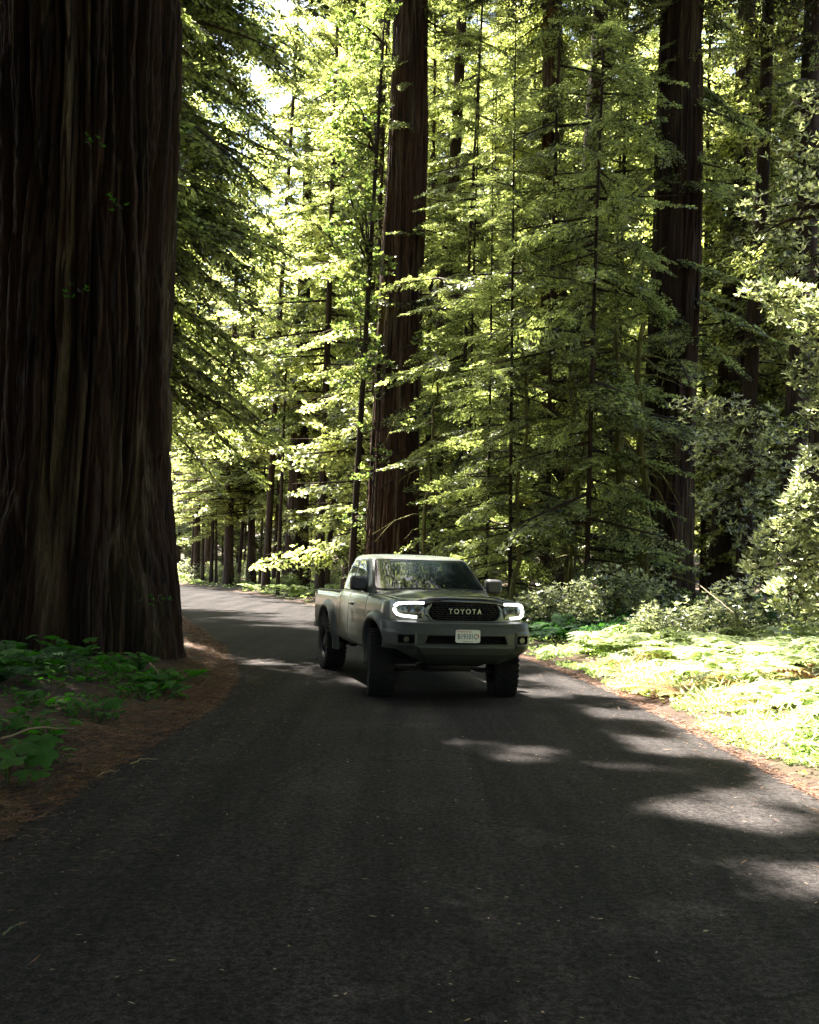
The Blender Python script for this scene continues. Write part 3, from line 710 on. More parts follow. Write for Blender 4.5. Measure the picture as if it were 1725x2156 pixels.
LIT = [(.50, 9.50, .36, .12), (.95, 8.85, .34, .15), (1.15, 9.25, .34, .22), (-.25, 9.3, .16, .06), (1.95, 8.65, .42, .13), (2.25, 7.05, .55, .42), (1.72, 7.05, .25, .10), (2.6, 7.75, .3, .25), (2.35, 5.62, .42, .30),
       (1.95, 5.3, .2, .12), (1.25, 7.2, .13, .05), (-3.25, 6.95, .16, .12), (.42, 14.15, .95, .75), (.32, 12.45, .28, .2), (1.75, 13.6, .4, .35), (2.2, 15.3, .5, .5)]
def lit(x, y):
    x = np.asarray(x); y = np.asarray(y)
    edge = 3.0+(n2(y*.9+3, y*0+7.3)-.5)*.8
    v = ((x > edge) & (y > 5.0) & (x < 13) & (y < 20)) | ((y > 15.4+1.0*n2(x*.8, y*0+2)) & (x > -2.6) & (x < 3.2)) | ((y > 17.5) & (x > -4.5) & (x < 3.2))
    v = v | ((x > 2.05) & (y > 9.2) & (y < 16) & (n2(x*.7+3, y*1.6+8) > .52))
    v = v & ~((y > 15) & (y < 45) & (x < 3) & (n2(x*.22+9, y*.75) < .57))
    v = v & ~((x > 3.3) & (y < 24) & (n2(x*.8+31, y*.9+4) < .22))
    for (cx, cy, a, b_) in LIT:
        v = v | (((x-cx)/a)**2+((y-cy)/b_)**2 < 1.35+1.2*(n2(x*4.1+cx*3, y*6.3)-.5))
    return v
def sun_cull(V):
    """drops leaves whose shadow would fall where the photograph shows sunlit ground"""
    c = V.reshape(-1, 4, 3).mean(1); c[:, :2] += np.random.RandomState(len(V)).normal(0, .10, (len(c), 2)); k = ~lit(c[:, 0]-c[:, 2]*SDx, c[:, 1]-c[:, 2]*SDy); return V.reshape(-1, 4, 3)[k].reshape(-1, 3)
def canopy(seed, n, c, rad, z0, z1, size=(1.6, 3.0)):
    r_ = np.random.RandomState(seed); V = []
    for _ in range(n):
        z = r_.uniform(z0, z1); a = r_.rand()*2*math.pi; q = rad*math.sqrt(r_.rand())*(1-.45*(z-z0)/(z1-z0))
        x, y = c[0]+q*math.cos(a), c[1]+q*math.sin(a)
        if y > 0 and z < 2.6+.60*y and abs(x) < .46*y+1: continue
        s_ = r_.uniform(*size); az = math.atan2(y-c[1], x-c[0])+r_.normal(0, .5)
        gx_, gy_ = x-z*SDx, y-z*SDy; ex, ey = gx_+math.cos(az)*s_*.5, gy_+math.sin(az)*s_*.5
        if lit([gx_, ex], [gy_, ey]).all(): continue
        V.append(place(TPH[r_.randint(3)], az, r_.uniform(0, .35), s_/3.0, (x, y, z)))
    return sun_cull(np.concatenate(V))
V = canopy(5, 4400, (GX, 13.0), 10, 12.5, 32); V = V-np.array([GX, GY, 0])
mk('crown', V, quads(len(V)//4), M['high'], gtree)  # unseen crown, its fill and gaps shaped to shade the near road
b = MB(); r_ = np.random.RandomState(9)
for i in range(46):
    z = r_.uniform(12.5, 25); a = r_.rand()*2*math.pi; L = r_.uniform(4, 8)
    if math.sin(a) > .2: L *= .6
    q = np.linspace(0, 1, 6)[:, None]; w_ = np.array([GX, GY, z])+np.array([math.cos(a), math.sin(a), 0])*L*np.linspace(0, 1, 12)[:, None]
    if lit(w_[:, 0]-z*SDx, w_[:, 1]-z*SDy).any(): continue
    b.tube(np.array([-.2, 0, z])+np.array([math.cos(a), math.sin(a), 0])*L*q+np.array([0, 0, 1.0])*(q*.5-q*q*.9), [.16, .12, .09, .06, .04, .02], 6, cap=False)
b.build('limb', M['bark'], gtree, smooth=True)
# unseen trees added behind and beside the viewer to block sky light
def behind(seed, x, y, n, rad, z0, z1, label):
    e = empty('redwood', (x, y, gz(x, y)-.1)); tag(e, label, 'tree', 'redwoods added outside the view')
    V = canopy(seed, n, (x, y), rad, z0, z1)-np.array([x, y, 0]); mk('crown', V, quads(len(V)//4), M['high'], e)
    zz = np.linspace(-.3, z1, 8); b = MB(); b.tube(np.stack([0*zz, 0*zz, zz], 1), .55*(1-.7*zz.clip(0)/z1), 12); b.build('trunk', M['bark_thin'], e, smooth=True)
behind(21, -7.5, 1.5, 1800, 7.5, 7, 30, 'unseen redwood added for shade left of the road behind the viewer')
behind(22, -9.5, -9, 900, 7.5, 6, 26, 'unseen redwood added for shade far back left behind the viewer')
behind(23, 7.5, -4, 1000, 6.5, 6, 26, 'unseen redwood added for shade right of the road behind the viewer')
behind(24, 11.5, 2.5, 800, 5.5, 5, 24, 'unseen redwood added for shade right of the verge beside the viewer')

for i, (x, y, k) in enumerate([(15, -3, 'fA'), (17, 5, 'fB'), (16.5, 12, 'fC'), (19, 18, 'fA'), (10, -14, 'fB'), (3, -22, 'fA'), (-5, -20, 'fC'), (-14, -4, 'fB'), (-15, 5, 'fA'), (-14, 13, 'fC'), (22, 10, 'fB'), (-20, 10, 'fB'), (-1, -30, 'fB'), (9, -26, 'fA')]):
    tree(k, x, y, 'unseen redwood added around the viewer to close off the sky', group='redwoods added outside the view', sc=1.1, seed=i+700)  # more unseen trees, added to cut side light and low sky

# ------------------------------------------------------------------ other old redwoods, placed by their foot and top in the view
def old_tree(name, foot, top, Y, r0, r1, label, amp=.07, cells=30, nu=300, nv=420, zt=34, limbs=(), seed=1, flare=.1, bark='bark'):
    p0, p1 = at(*foot, Y), at(*top, Y); k = (p1-p0)/(p1[2]-p0[2]); z0 = gz(p0[0], Y)-.4
    base = p0+k*(z0-p0[2]); e = empty(name, (base[0], Y, z0)); tag(e, label, 'tree')
    zz = np.array([0, 1.5, (p1[2]-z0), zt]); path = np.stack([k[0]*zz, 0*zz, zz], 1)
    rr = [r0*1.06, r0, r1, r1*.8]
    furrow_trunk('trunk', path, rr, nu, nv, amp, cells, seed, bark, e, flare)
    return e, k
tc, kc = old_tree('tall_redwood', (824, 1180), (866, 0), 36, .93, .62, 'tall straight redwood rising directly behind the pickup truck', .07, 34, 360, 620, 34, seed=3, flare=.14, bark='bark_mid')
tr_, kr = old_tree('dark_redwood', (1402, 1200), (1440, 0), 30, .78, .66, 'thick dark redwood trunk right of centre, half hidden by hanging boughs', .07, 30, 300, 420, 34, seed=9, flare=.1)
td, kd = old_tree('high_redwood', (1168, 1150), (1165, 0), 46, .66, .46, 'reddish redwood trunk seen between boughs in the upper middle right', .05, 24, 180, 300, 36, seed=14, bark='bark_mid')
te, ke = old_tree('broken_redwood', (622, 1220), (648, 380), 52, .62, .22, 'dark knobbly narrow trunk midway between giant tree and truck', .05, 16, 120, 300, 24, seed=20, bark='bark_thin')

def boughs(e, Y, base, specs, tpls, mat, seed, n_auto=0, zr=(5, 18), azr=(0, 6.28), lr=(2, 4), droop=(.1, .5), k=(0, 0, 0)):
    r_ = np.random.RandomState(seed); S = list(specs)
    for i in range(n_auto):
        z = r_.uniform(*zr); S.append(((base[0]+k[0]*z, base[1], z), r_.uniform(*azr), r_.uniform(*droop), r_.uniform(*lr), r_.randint(9), r_.normal(0, .25)))
    return limb_crown('crown', S, tpls, mat, e, np.array(e.location), .035)
boughs(tc, 36, tc.location, [], TPN, 'con', 31, 26, (17, 33), (0, 6.28), (1.5, 3.0), (.2, .6), kc)
boughs(tr_, 30, tr_.location, [], TPN, 'con', 32, 60, (5, 30), (-3.4, .3), (1.6, 3.6), (.15, .55), kr)
boughs(td, 46, td.location, [], TPN, 'conf', 33, 200, (4, 34), (0, 6.28), (2.2, 4.8), (.1, .5), kd)
boughs(te, 52, te.location, [], TPN, 'conf', 34, 70, (3, 23), (0, 6.28), (1.0, 2.2), (.1, .5), ke)

# unseen high crowns, added for the windscreen to reflect
for e_, c_, sd_, rr_, z0_, z1_, n_ in ((tr_, (8.3, 30), 51, 8.5, 26, 42, 190), (tc, (1.0, 36), 52, 8, 31, 48, 110)):
    r_ = np.random.RandomState(sd_); V = []
    for _ in range(n_):
        a, q = r_.rand()*6.28, rr_*math.sqrt(r_.rand()); x, y, z = c_[0]+q*math.cos(a), c_[1]+q*math.sin(a), r_.uniform(z0_, z1_)
        if n2(x*.35, z*.35+sd_) < .42: continue
        V.append(place(TPH[r_.randint(3)], a, r_.uniform(0, .4), r_.uniform(1.2, 2.2), (x, y, z)))
    V = np.concatenate(V)-np.array(e_.location); mk('reflected_crown', V, quads(len(V)//4), M['con'], e_)

# unseen sprays added over the dark redwood to shade the right-hand wood
r_ = np.random.RandomState(71); V = []
for _ in range(4500):
    x, y, z = r_.uniform(0, 14), r_.uniform(24, 44), r_.uniform(19.5, 34)
    if z < 2.8+.56*y or math.hypot(x-7.5, y-32) > 8.5: continue
    tx, ty = x-(z-4)*SDx, y-(z-4)*SDy
    if tx < 4.8+(ty-19)*.12 or ty < 19.3 or ty > 34: continue
    V.append(place(TPH[r_.randint(3)], r_.rand()*6.28, r_.uniform(0, .4), r_.uniform(.6, 1.1), (x, y, z)))
V = sun_cull(np.concatenate(V))-np.array(tr_.location); mk('shade_crown', V, quads(len(V)//4), M['high'], tr_)

# drooping dark boughs reaching over the road from behind the giant
dx_, dy_ = -7.3, 24.5
dt = empty('leaning_redwood', (dx_, dy_, gz(dx_, dy_)-.3)); tag(dt, 'redwood behind the giant trunk whose dark drooping boughs fill the top left', 'tree')
zz = np.linspace(0, 27, 10); b = MB(); b.tube(np.stack([.02*zz, 0*zz, zz], 1), .55*(1-.6*zz/27), 14); b.build('trunk', M['bark_thin'], dt, smooth=True)
r_ = np.random.RandomState(72); V = []
for _ in range(420):
    a, q, z = r_.rand()*6.28, 5.5*math.sqrt(r_.rand()), r_.uniform(18.5, 29); x, y = -9.2+q*math.cos(a), 28.0+q*math.sin(a)
    if z < 2.8+.56*y: continue
    V.append(place(TPH[r_.randint(3)], a, r_.uniform(0, .4), r_.uniform(.7, 1.2), (x, y, z)))
V = sun_cull(np.concatenate(V))-np.array(dt.location); mk('shade_crown', V, quads(len(V)//4), M['high'], dt)  # unseen sprays added to darken the boughs below
boughs(dt, 24.5, dt.location, [], TPN, 'con', 41, 105, (6.0, 20), (-1.2, 1.2), (2.8, 5.6), (.20, .60), (.02, 0, 0))

# ------------------------------------------------------------------ young and distant trees
r_ = random.Random(12)
def px_xy(px, Y): p = at(px, 1180, Y); return p[0], Y
near = [(1025, 28, 'yC', .8), (985, 33, 'yA', .8), (1075, 26.5, 'yC', .95), (1150, 30, 'yB', 1.0), (1235, 26, 'yA', .9), (1275, 33, 'yB', .8), (960, 37, 'yB', 1.1)]
nl = ['bushy young redwood just right of the tall trunk', 'feathery redwood second from the tall trunk behind the truck', 'low full redwood above the truck bonnet', 'loose young redwood left of the mossy stems', 'light green redwood before the mossy stems', 'young redwood just left of the thick dark trunk',
      'tall sunlit redwood right behind the tall trunk']
for (px, Y, k, sc), lb in zip(near, nl):
    x, y = px_xy(px, Y); tree(k, x, y, lb, sc=sc, seed=len(lb))
mid = [(560, 52, 'fH', .95), (675, 46, 'fH', .95), (770, 41, 'fC', .9), (745, 54, 'fB', 1.0), (900, 47, 'fA', 1.0), (1030, 49, 'fC', .9), (1090, 50, 'fB', 1.0), (1290, 47, 'fB', 1.0),
       (1480, 46, 'fA', 1.0), (1560, 40, 'fC', 1.0), (1380, 52, 'fB', 1.0), (1640, 44, 'fB', .95), (1720, 38, 'fA', .9)]
for i, (px, Y, k, sc) in enumerate(mid):
    x, y = px_xy(px, Y); tree(k, x, y, 'full sunlit redwood in the woodland behind the truck' if px < 1350 else 'shaded redwood in the dark wood on the right', group='redwoods in the middle distance' if px < 1350 else 'shaded redwoods on the right', sc=sc, seed=i)
# slender stand beyond the bend, bare trunks below
stand = [(404, 70), (416, 58), (429, 57), (446, 60), (457, 63), (472, 59), (483, 56), (504, 61), (520, 66), (532, 60), (548, 58), (562, 64), (578, 57), (596, 61), (655, 58), (668, 64), (690, 52), (714, 60), (438, 75), (470, 78), (515, 74), (590, 76), (640, 72)]
for i, (px, Y) in enumerate(stand):
    x, y = px_xy(px, Y); d_, rt = road_dist([x], [y])
    while d_[0] < 1.2 or not rt[0]: Y += 1.5; x, y = px_xy(px, Y); d_, rt = road_dist([x], [y])
    e = tree('sA', x, y, 'slender redwood with bare lower trunk in the stand beyond the bend', group='slender stand beyond the bend', sc=r_.uniform(.7, 1.3), seed=i+50, tilt=(r_.uniform(-.03, .03), r_.uniform(-.05, .05)))
    e.children[1].scale = (r_.choice((.6, .9, 1.2, 2.4)),)*2+(1,)
far = [(px, Y_) for px, Y_ in ((375, 84), (400, 92), (425, 80), (452, 96), (478, 86), (505, 92), (530, 84), (556, 90), (585, 82), (610, 94), (390, 104), (440, 108), (490, 102), (545, 106))]; NL = len(far)
for i in range(30):
    Y = r_.uniform(70, 100); px = 330+i*46+r_.uniform(-18, 18); far.append((px, Y))
for i in range(26):
    Y = r_.uniform(105, 150); px = 250+i*60+r_.uniform(-25, 25); far.append((px, Y))
for i, (px, Y) in enumerate(far):
    x, y = px_xy(px, Y); d_, rt = road_dist([x], [y])
    if d_[0] < 2: continue
    if i >= NL and 370 < px < 610 and (Y > 100 or i % 3): continue
    if i < NL: tree(('yA', 'yC')[i % 2], x, y, 'low distant redwood closing the view beyond the slender stand', group='low redwoods beyond the bend', sc=r_.uniform(.8, 1.15), seed=i+990); continue
    tree(('fA', 'fB', 'fC')[i % 3], x, y, 'distant redwood in the deep wood behind the nearer trees', group='distant redwoods', sc=r_.uniform(1.25, 1.6)*(1.2 if Y > 100 else 1), seed=i+90)
for i, (x, y) in enumerate([(-13, 21), (-15, 30), (-12, 36), (-17, 42), (-20, 26)]):
    tree(('yB', 'fA', 'fC')[i % 3], x, y, 'dim redwood left of the giant trunk, glimpsed at the left edge', group='dim redwoods behind the giant', sc=1.0, seed=i+200)
# old trunks standing deep in the right-hand wood
for i, (px, Y, rd, nm) in enumerate([(1515, 42, .52, 'grey trunk just right of the thick dark redwood'), (1562, 38, .30, 'slim dark trunk third from the thick dark redwood'), (1614, 44, .24, 'thin pale trunk between two darker ones on the right'),
                         (1662, 36, .44, 'broad brown trunk near the bright oak boughs'), (1712, 33, .38, 'dark trunk at the upper right edge'), (1195, 40, .42, 'dark brown trunk low behind the feathery redwoods'), (900, 46, .34, 'thin trunk close right of the tall redwood'), (735, 44, .34, 'shaded trunk left of the tall redwood')]):
    p0 = at(px, 1200, Y); e = empty('redwood', (p0[0], Y, gz(p0[0], Y)-.3)); tag(e, nm, 'tree')
    zz = np.linspace(0, 30, 12); b = MB(); b.tube(np.stack([.032*zz+.06*np.sin(zz*.4+i), 0*zz, zz], 1), rd*(1-.35*zz/30)+.1*np.exp(-zz), 14); b.build('trunk', M['bark_thin'], e, smooth=True)
    boughs(e, Y, e.location, [], TPF, 'con', 60+i, 26, (7, 28), (0, 6.28), (1.5, 3.5), (.1, .5), (.032, 0, 0))

# mossy stems with crooked dead boughs
for i, (px, pt, Y, rd) in enumerate([(1222, 1240, 27.5, .12), (1262, 1290, 28, .11), (1292, 1300, 27, .12), (1350, 1352, 26, .14), (1190, 1200, 29, .11), (1098, 1090, 25.5, .07), (905, 900, 31, .08)]):
    p0, p1 = at(px, 1240, Y), at(pt, 760, Y); z0 = gz(p0[0], Y)-.2; e = empty('mossy_tree', (p0[0], Y, z0))
    tag(e, ['leaning mossy stem nearest the truck side of the mossy clump', 'crooked mossy stem second in the mossy clump', 'stout mossy stem with drooping dead boughs', 'brightest mossy stem just before the dark redwood', 'brown stem at the left of the mossy clump', 'thin dark sapling stem right of the truck bonnet', 'thin sapling stem close right of the tall redwood foot'][i], 'tree')
    rr = np.random.RandomState(300+i); zz = np.linspace(0, 7.8, 18); dx = (p1[0]-p0[0])/(p1[2]-p0[2])*zz+np.cumsum(rr.normal(0, .07, 18)); dy = np.cumsum(rr.normal(0, .04, 18))
    b = MB(); b.tube(np.stack([dx, dy, zz], 1), rd*(1-.6*zz/7.8)*rr.uniform(.88, 1.15, 18), 9)
    for _ in range(20):
        j = rr.randint(3, 17); a = rr.rand()*6.28; L = rr.uniform(.5, 2.0); q = np.linspace(0, 1, 6)[:, None]
        P_ = np.array([dx[j], dy[j], zz[j]])+np.array([math.cos(a), math.sin(a)*.8, .15])*L*q+np.array([0, 0, -1.0])*q*q*L*rr.uniform(.3, 1.1)+rr.normal(0, .03, (6, 3))*q
        b.tube(P_, rd*.22*np.array([1.5, 1.2, 1, .7, .45, .2]), 4, cap=False)
        if rr.rand() < .5:
            P2 = P_[3]+np.array([rr.normal(0, .3), rr.normal(0, .3), -.5])*q*L*.6; b.tube(P2, rd*.12, 3, cap=False)
    b.build('trunk', M['moss_bark'], e, smooth=True)
    boughs(e, Y, np.array([p0[0]+dx[12], Y, 0]), [], TPN, 'con', 400+i, 16, (4.5, 11), (0, 6.28), (.9, 2.0), (.05, .4))

# ------------------------------------------------------------------ broadleaf trees
def rosette(r_, c, n, L, w, up=.5):
    """n leaves radiating from c (k,3)"""
    k = len(c); a = r_.rand(k, 1)*6.28+np.arange(n)[None]*6.28/n+r_.normal(0, .25, (k, n)); el = r_.normal(.15, .35, (k, n))
    d = np.stack([np.cos(a)*np.cos(el), np.sin(a)*np.cos(el), np.sin(el)], -1); tip = unit(r_.normal(0, .5, (k, 1, 3))+np.array([0, -.3, up])); d = unit(d+tip*.35)
    side_ = unit(np.cross(d, unit(np.array([0, 0, 1.0])+r_.normal(0, .45, (k, n, 3)))))
    Ls = L*r_.uniform(.6, 1.25, (k, n)); base = np.broadcast_to(c[:, None], d.shape)
    return leafq(base.reshape(-1, 3), d.reshape(-1, 3), side_.reshape(-1, 3), Ls.ravel(), Ls.ravel()*w, .12)
def blob_pts(r_, blobs, dens):
    out = []
    for (c, R_) in blobs:
        c = np.array(c); R_ = np.array(R_ if hasattr(R_, '__len__') else (R_,)*3, float); n = int(dens*R_.prod()**(2/3.)*4)
        v = unit(r_.normal(0, 1, (n, 3)))*(r_.uniform(.45, 1.05, (n, 1))**.6); out.append(c+v*R_)
    return np.concatenate(out)
def broad_tree(name, label, foot, trunk_pts, rad, blobs, dens, L, w, mat, seed, n=7):
    r_ = np.random.RandomState(seed); e = empty(name, tuple(foot)); tag(e, label, 'tree'); o = np.array(foot)
    b = MB(); tp = np.array(trunk_pts, float); b.tube(tp-o, np.linspace(rad, rad*.4, len(tp)), 10)
    for c, R_ in blobs:
        c = np.array(c); j = np.argmin(np.linalg.norm(tp-c, axis=1)+np.maximum(tp[:, 2]-c[2], 0)*2); q = np.linspace(0, 1, 6)[:, None]
        P_ = tp[j]*(1-q)+c*q+np.array([0, 0, .25])*np.sin(q*3.14)+r_.normal(0, .05, (6, 3))*np.sin(q*3.14); b.tube(P_-o, np.linspace(rad*.35, .012, 6), 5, cap=False)
        Rm = float(np.mean(R_))
        for _ in range(9):
            v = unit(r_.normal(0, 1, 3)); b.tube(np.array([c, c+v*np.array(R_)*.5+r_.normal(0, .05, 3), c+v*np.array(R_)*.9])-o, [.012, .008, .004], 3, cap=False)
    b.build('trunk', M['bark_thin'], e, smooth=True)
    V = rosette(r_, blob_pts(r_, blobs, dens), n, L, w)-o; mk('crown', V, quads(len(V)//4), M[mat], e); return e
def B(px, py, Y, rx, rz, ry=None):
    c = at(px, py, Y); s_ = Y/2156; return (c, (rx*s_, (ry or (rx+rz)/2)*s_, rz*s_))
# bright oak at the right edge
Yo = 14.0
bl = [B(1600, 618, 14, 44, 26), B(1665, 640, 14, 60, 45), B(1725, 690, 13.6, 70, 70), B(1790, 650, 13.8, 60, 60), B(1700, 785, 13.8, 42, 40), B(1745, 850, 13.6, 55, 60), B(1810, 760, 14, 50, 60),
      B(1730, 1000, 13.4, 62, 70), B(1690, 1085, 13.3, 60, 55), B(1640, 1140, 13.2, 55, 45), B(1600, 1195, 13.2, 42, 30), B(1695, 1180, 13.3, 66, 60), B(1760, 1120, 13.2, 80, 90), B(1660, 1250, 13.6, 45, 40), B(1730, 1280, 13.6, 60, 50), B(1800, 1230, 13.6, 80, 100), 
      B(1880, 900, 14.4, 60, 90)]
fx = at(1860, 1300, 14.4)[0]
broad_tree('oak_tree', 'leafy oak at the right edge with blazing sunlit glossy leaves', (fx, 14.5, gz(fx, 14.5)-.2), [(fx, 14.5, .2), (fx-.05, 14.5, 1.2), (fx-.15, 14.4, 2.4), (fx-.1, 14.4, 3.6), (fx-.3, 14.3, 4.8), (fx-.25, 14.2, 6)], .16, bl, 210, .115, .34, 'broad', 501)
bl = [B(1470, 860, 21, 60, 34), B(1535, 875, 21, 55, 45), B(1590, 900, 21.5, 60, 50), B(1500, 950, 21.5, 60, 45), B(1570, 1000, 21.5, 60, 50), B(1640, 960, 21, 55, 50), B(1620, 1060, 21, 60, 50), B(1520, 1060, 22, 60, 45), B(1590, 1130, 22, 60, 40), B(1650, 1190, 22, 60, 40)]
fx = at(1570, 1250, 22)[0]
broad_tree('oak_tree', 'shaded grey-green oak standing behind the bright one', (fx, 22, gz(fx, 22)-.2), [(fx, 22, .4), (fx+.1, 22, 2), (fx, 22, 3.6), (fx+.1, 22, 5)], .12, bl, 62, .13, .34, 'broad', 502)
bl = [B(1600, 440, 21, 50, 32), B(1655, 480, 21, 55, 40), B(1690, 400, 20.5, 55, 40), B(1640, 560, 21, 50, 35), B(1710, 540, 20.5, 45, 50), B(1720, 300, 20.5, 50, 45), B(1660, 330, 21, 45, 30), B(1580, 510, 21, 40, 25), B(1690, 220, 21, 60, 40), B(1740, 420, 20, 50, 60)]
fx = at(1790, 1250, 20.5)[0]
broad_tree('oak_tree', 'dark leaning oak high at the right edge with a few glinting leaves', (fx, 20.5, gz(fx, 20.5)-.2), [(fx, 20.5, .4), (fx+.1, 20.5, 3), (fx, 20.5, 6), (fx-.1, 20.5, 9), (fx-.2, 20.5, 11)], .18, bl, 40, .15, .34, 'broad', 503)
# maples climbing beside the tall trunk
bl = []
rr = np.random.RandomState(8)
for i in range(30):
    py = 20+i*27; bl.append(B(rr.uniform(705, 785) if i % 4 else rr.uniform(770, 815), py, 35.2+rr.uniform(-.8, .6), rr.uniform(26, 46), rr.uniform(18, 30)))
fx = at(735, 1250, 34.6)[0]
broad_tree('maple_tree', 'tall fresh green maple climbing beside the tall trunk behind the truck', (fx, 35.2, gz(fx, 35.2)-.2), [(fx+.025*z, 35.2, z) for z in (0.2, 4, 8, 12, 16, 20)], .13, bl, 42, .17, .55, 'maple', 504, 5)
bl = [B(800, 960, 33.6, 26, 22), B(762, 1000, 33.6, 24, 20), B(745, 1090, 33.8, 26, 20), B(880, 860, 33, 22, 18), B(885, 720, 33, 16, 22), B(770, 900, 33.8, 20, 16), B(795, 835, 33.6, 14, 14), B(905, 985, 33, 22, 20)]
fx = at(785, 1250, 33.6)[0]
broad_tree('maple_tree', 'small understorey maple at the foot of the tall trunk', (fx, 33.6, gz(fx, 33.6)-.2), [(fx, 33.6, z) for z in (0.2, 2, 4, 6, 8)], .06, bl, 42, .16, .55, 'maple', 505, 5)
fx, fy = at(535, 1230, 49)[:2]
bl = [B(600, 760, 47, 36, 24), B(570, 930, 47, 22, 14), B(552, 800, 47, 24, 18), B(640, 650, 47, 30, 22), B(610, 880, 47, 30, 16)]
broad_tree('maple_tree', 'distant yellow-green maple in the bright gap above the bend', (at(585, 1240, 47)[0], 47, gz(at(585, 1240, 47)[0], 47)), [(at(585, 1240, 47)[0], 47, z) for z in (0, 3, 6, 9, 12)], .1, bl, 55, .22, .55, 'maple', 506, 5)
# tiny sprigs growing out of the giant's bark
for i, (px, py) in enumerate([(180, 300), (160, 612), (245, 432), (330, 1262)]):
    c = at(px, py, 14.42); e = empty('bark_sprig', tuple(c)); tag(e, ['leafy sprig highest on the giant trunk', 'leafy sprig at mid height on the giant trunk', 'small sprig on the right half of the giant trunk', 'sprig low on the giant trunk above the forest floor'][i], 'sprig')
    rr = np.random.RandomState(i); b = MB(); b.tube([(0, .3, .05), (0, .1, .05), (.05, -.1, -.02), (.12, -.15, -.06)], .006, 4, cap=False); b.build('stem', M['twig'], e)
    V = rosette(rr, rr.normal(0, 1, (6, 3))*np.array([.11, .04, .05])+[0, -.08, 0], 5, .058, .5); mk('leaves', V, quads(len(V)//4), M['berry'], e)
# ------------------------------------------------------------------ ferns
def fern_mesh(seed, nf, L, mat, pin=26, flat=1.0):
    r_ = np.random.RandomState(seed); V = []
    for i in range(nf):
        az = i/nf*6.28+r_.normal(0, .25); l = L*r_.uniform(.65, 1.15); q = (np.arange(pin)+.5)/pin; el = r_.uniform(.55, 1.15)*flat
        rx = l*(q*math.cos(el)+.12*q*q); rz = l*(q*math.sin(el)*1.0-.62*q**2.2*math.sin(el)*1.25)
        c, s = math.cos(az), math.sin(az); pts = np.stack([rx*c, rx*s, rz+.03], 1); d = unit(np.gradient(pts, axis=0)); sd = unit(np.cross(d, [0, 0, 1.0]))
        ln = l*.20*np.sin(np.pi*(q*.88+.10))**.7
        for s2 in (-1, 1):
            dd = unit(sd*s2+d*.28+np.array([0, 0, -.15])+r_.normal(0, .06, (pin, 3))); V.append(leafq(pts, dd, d, ln, np.full(pin, l/pin*1.15), .05))
        V.append(np.stack([pts[:-1]+sd[:-1]*.004, pts[1:]+sd[1:]*.003, pts[1:]-sd[1:]*.003, pts[:-1]-sd[:-1]*.004], 1).reshape(-1, 3))
    V = np.concatenate(V); return mesh_of('fern', V, M[mat])
FM = [fern_mesh(i, 18, 1.0, 'fern', 19) for i in range(3)]; FS = [fern_mesh(5+i, 13, .6, 'fern', 14, .8) for i in range(2)]
FD = [fern_mesh(9+i, 14, .9, 'ferndk', 18) for i in range(2)]; FB = [fern_mesh(12, 11, .8, 'fernd', 16, .6)]
def fern(me, x, y, sc, label, group, seed, name='sword_fern'):
    o = link(name, me, None, (x, y, gz(x, y)-.01)); r_ = random.Random(seed); o.rotation_euler = (r_.uniform(-.15, .15), r_.uniform(-.15, .15), r_.random()*6.28); o.scale = (sc, sc, sc*r_.uniform(.8, 1.1))
    tag(o, label, 'fern', group); return o
r_ = random.Random(4); n = 0; pts = []
def try_pt(x0, x1, y0, y1, dmin, sep, rightside=True):
    for _ in range(200):
        x, y = r_.uniform(x0, x1), r_.uniform(y0, y1); d, rt = road_dist([x], [y])
        if d[0] > dmin and rt[0] == rightside and all((x-a)**2+(y-c)**2 > sep*sep for a, c in pts): pts.append((x, y)); return x, y, d[0]
    return None
for i in range(230):
    q = try_pt(2.4, 9.5, 6.6, 20, .38+.6*r_.random(), .30)
    if not q: continue
    x, y, d = q; small = d < 1.3
    me = FB[0] if r_.random() < .14 else (r_.choice(FS) if small else r_.choice(FM))
    lb = ('dry brown fern among the sunlit ferns', 'dry ferns on the verge') if me is FB[0] else ('small pale fern near the sunlit road edge', 'small ferns by the road edge') if small else ('large sunlit fern on the bright right verge', 'large ferns on the right verge')
    fern(me, x, y, r_.uniform(.55, .95) if small else r_.uniform(.75, 1.1)+.05*min(d, 5), lb[0], lb[1], i)
for i in range(70):
    q = try_pt(1.5, 16, 19.5, 27, .9, .4)
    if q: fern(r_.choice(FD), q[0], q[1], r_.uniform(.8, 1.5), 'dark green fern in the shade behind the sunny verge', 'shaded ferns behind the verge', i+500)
for i in range(90):
    q = try_pt(-24, 0, 34, 78, .5, .5)
    if q and q[2] < 5: fern(r_.choice(FM+FS), q[0], q[1], r_.uniform(.8, 1.5), 'fern at the foot of the wood along the far road edge', 'ferns along the far road edge', i+900)
for i, (px, py, Y) in enumerate([(40, 1330, 11.6), (95, 1350, 12.2), (-10, 1370, 10.6), (10, 1300, 12.6)]):
    c = at(px, py, Y); fern(FD[i % 2], c[0], Y, .8, 'drooping dark fern by the left edge at the giant trunk foot', 'ferns at the giant trunk foot', i+2000)

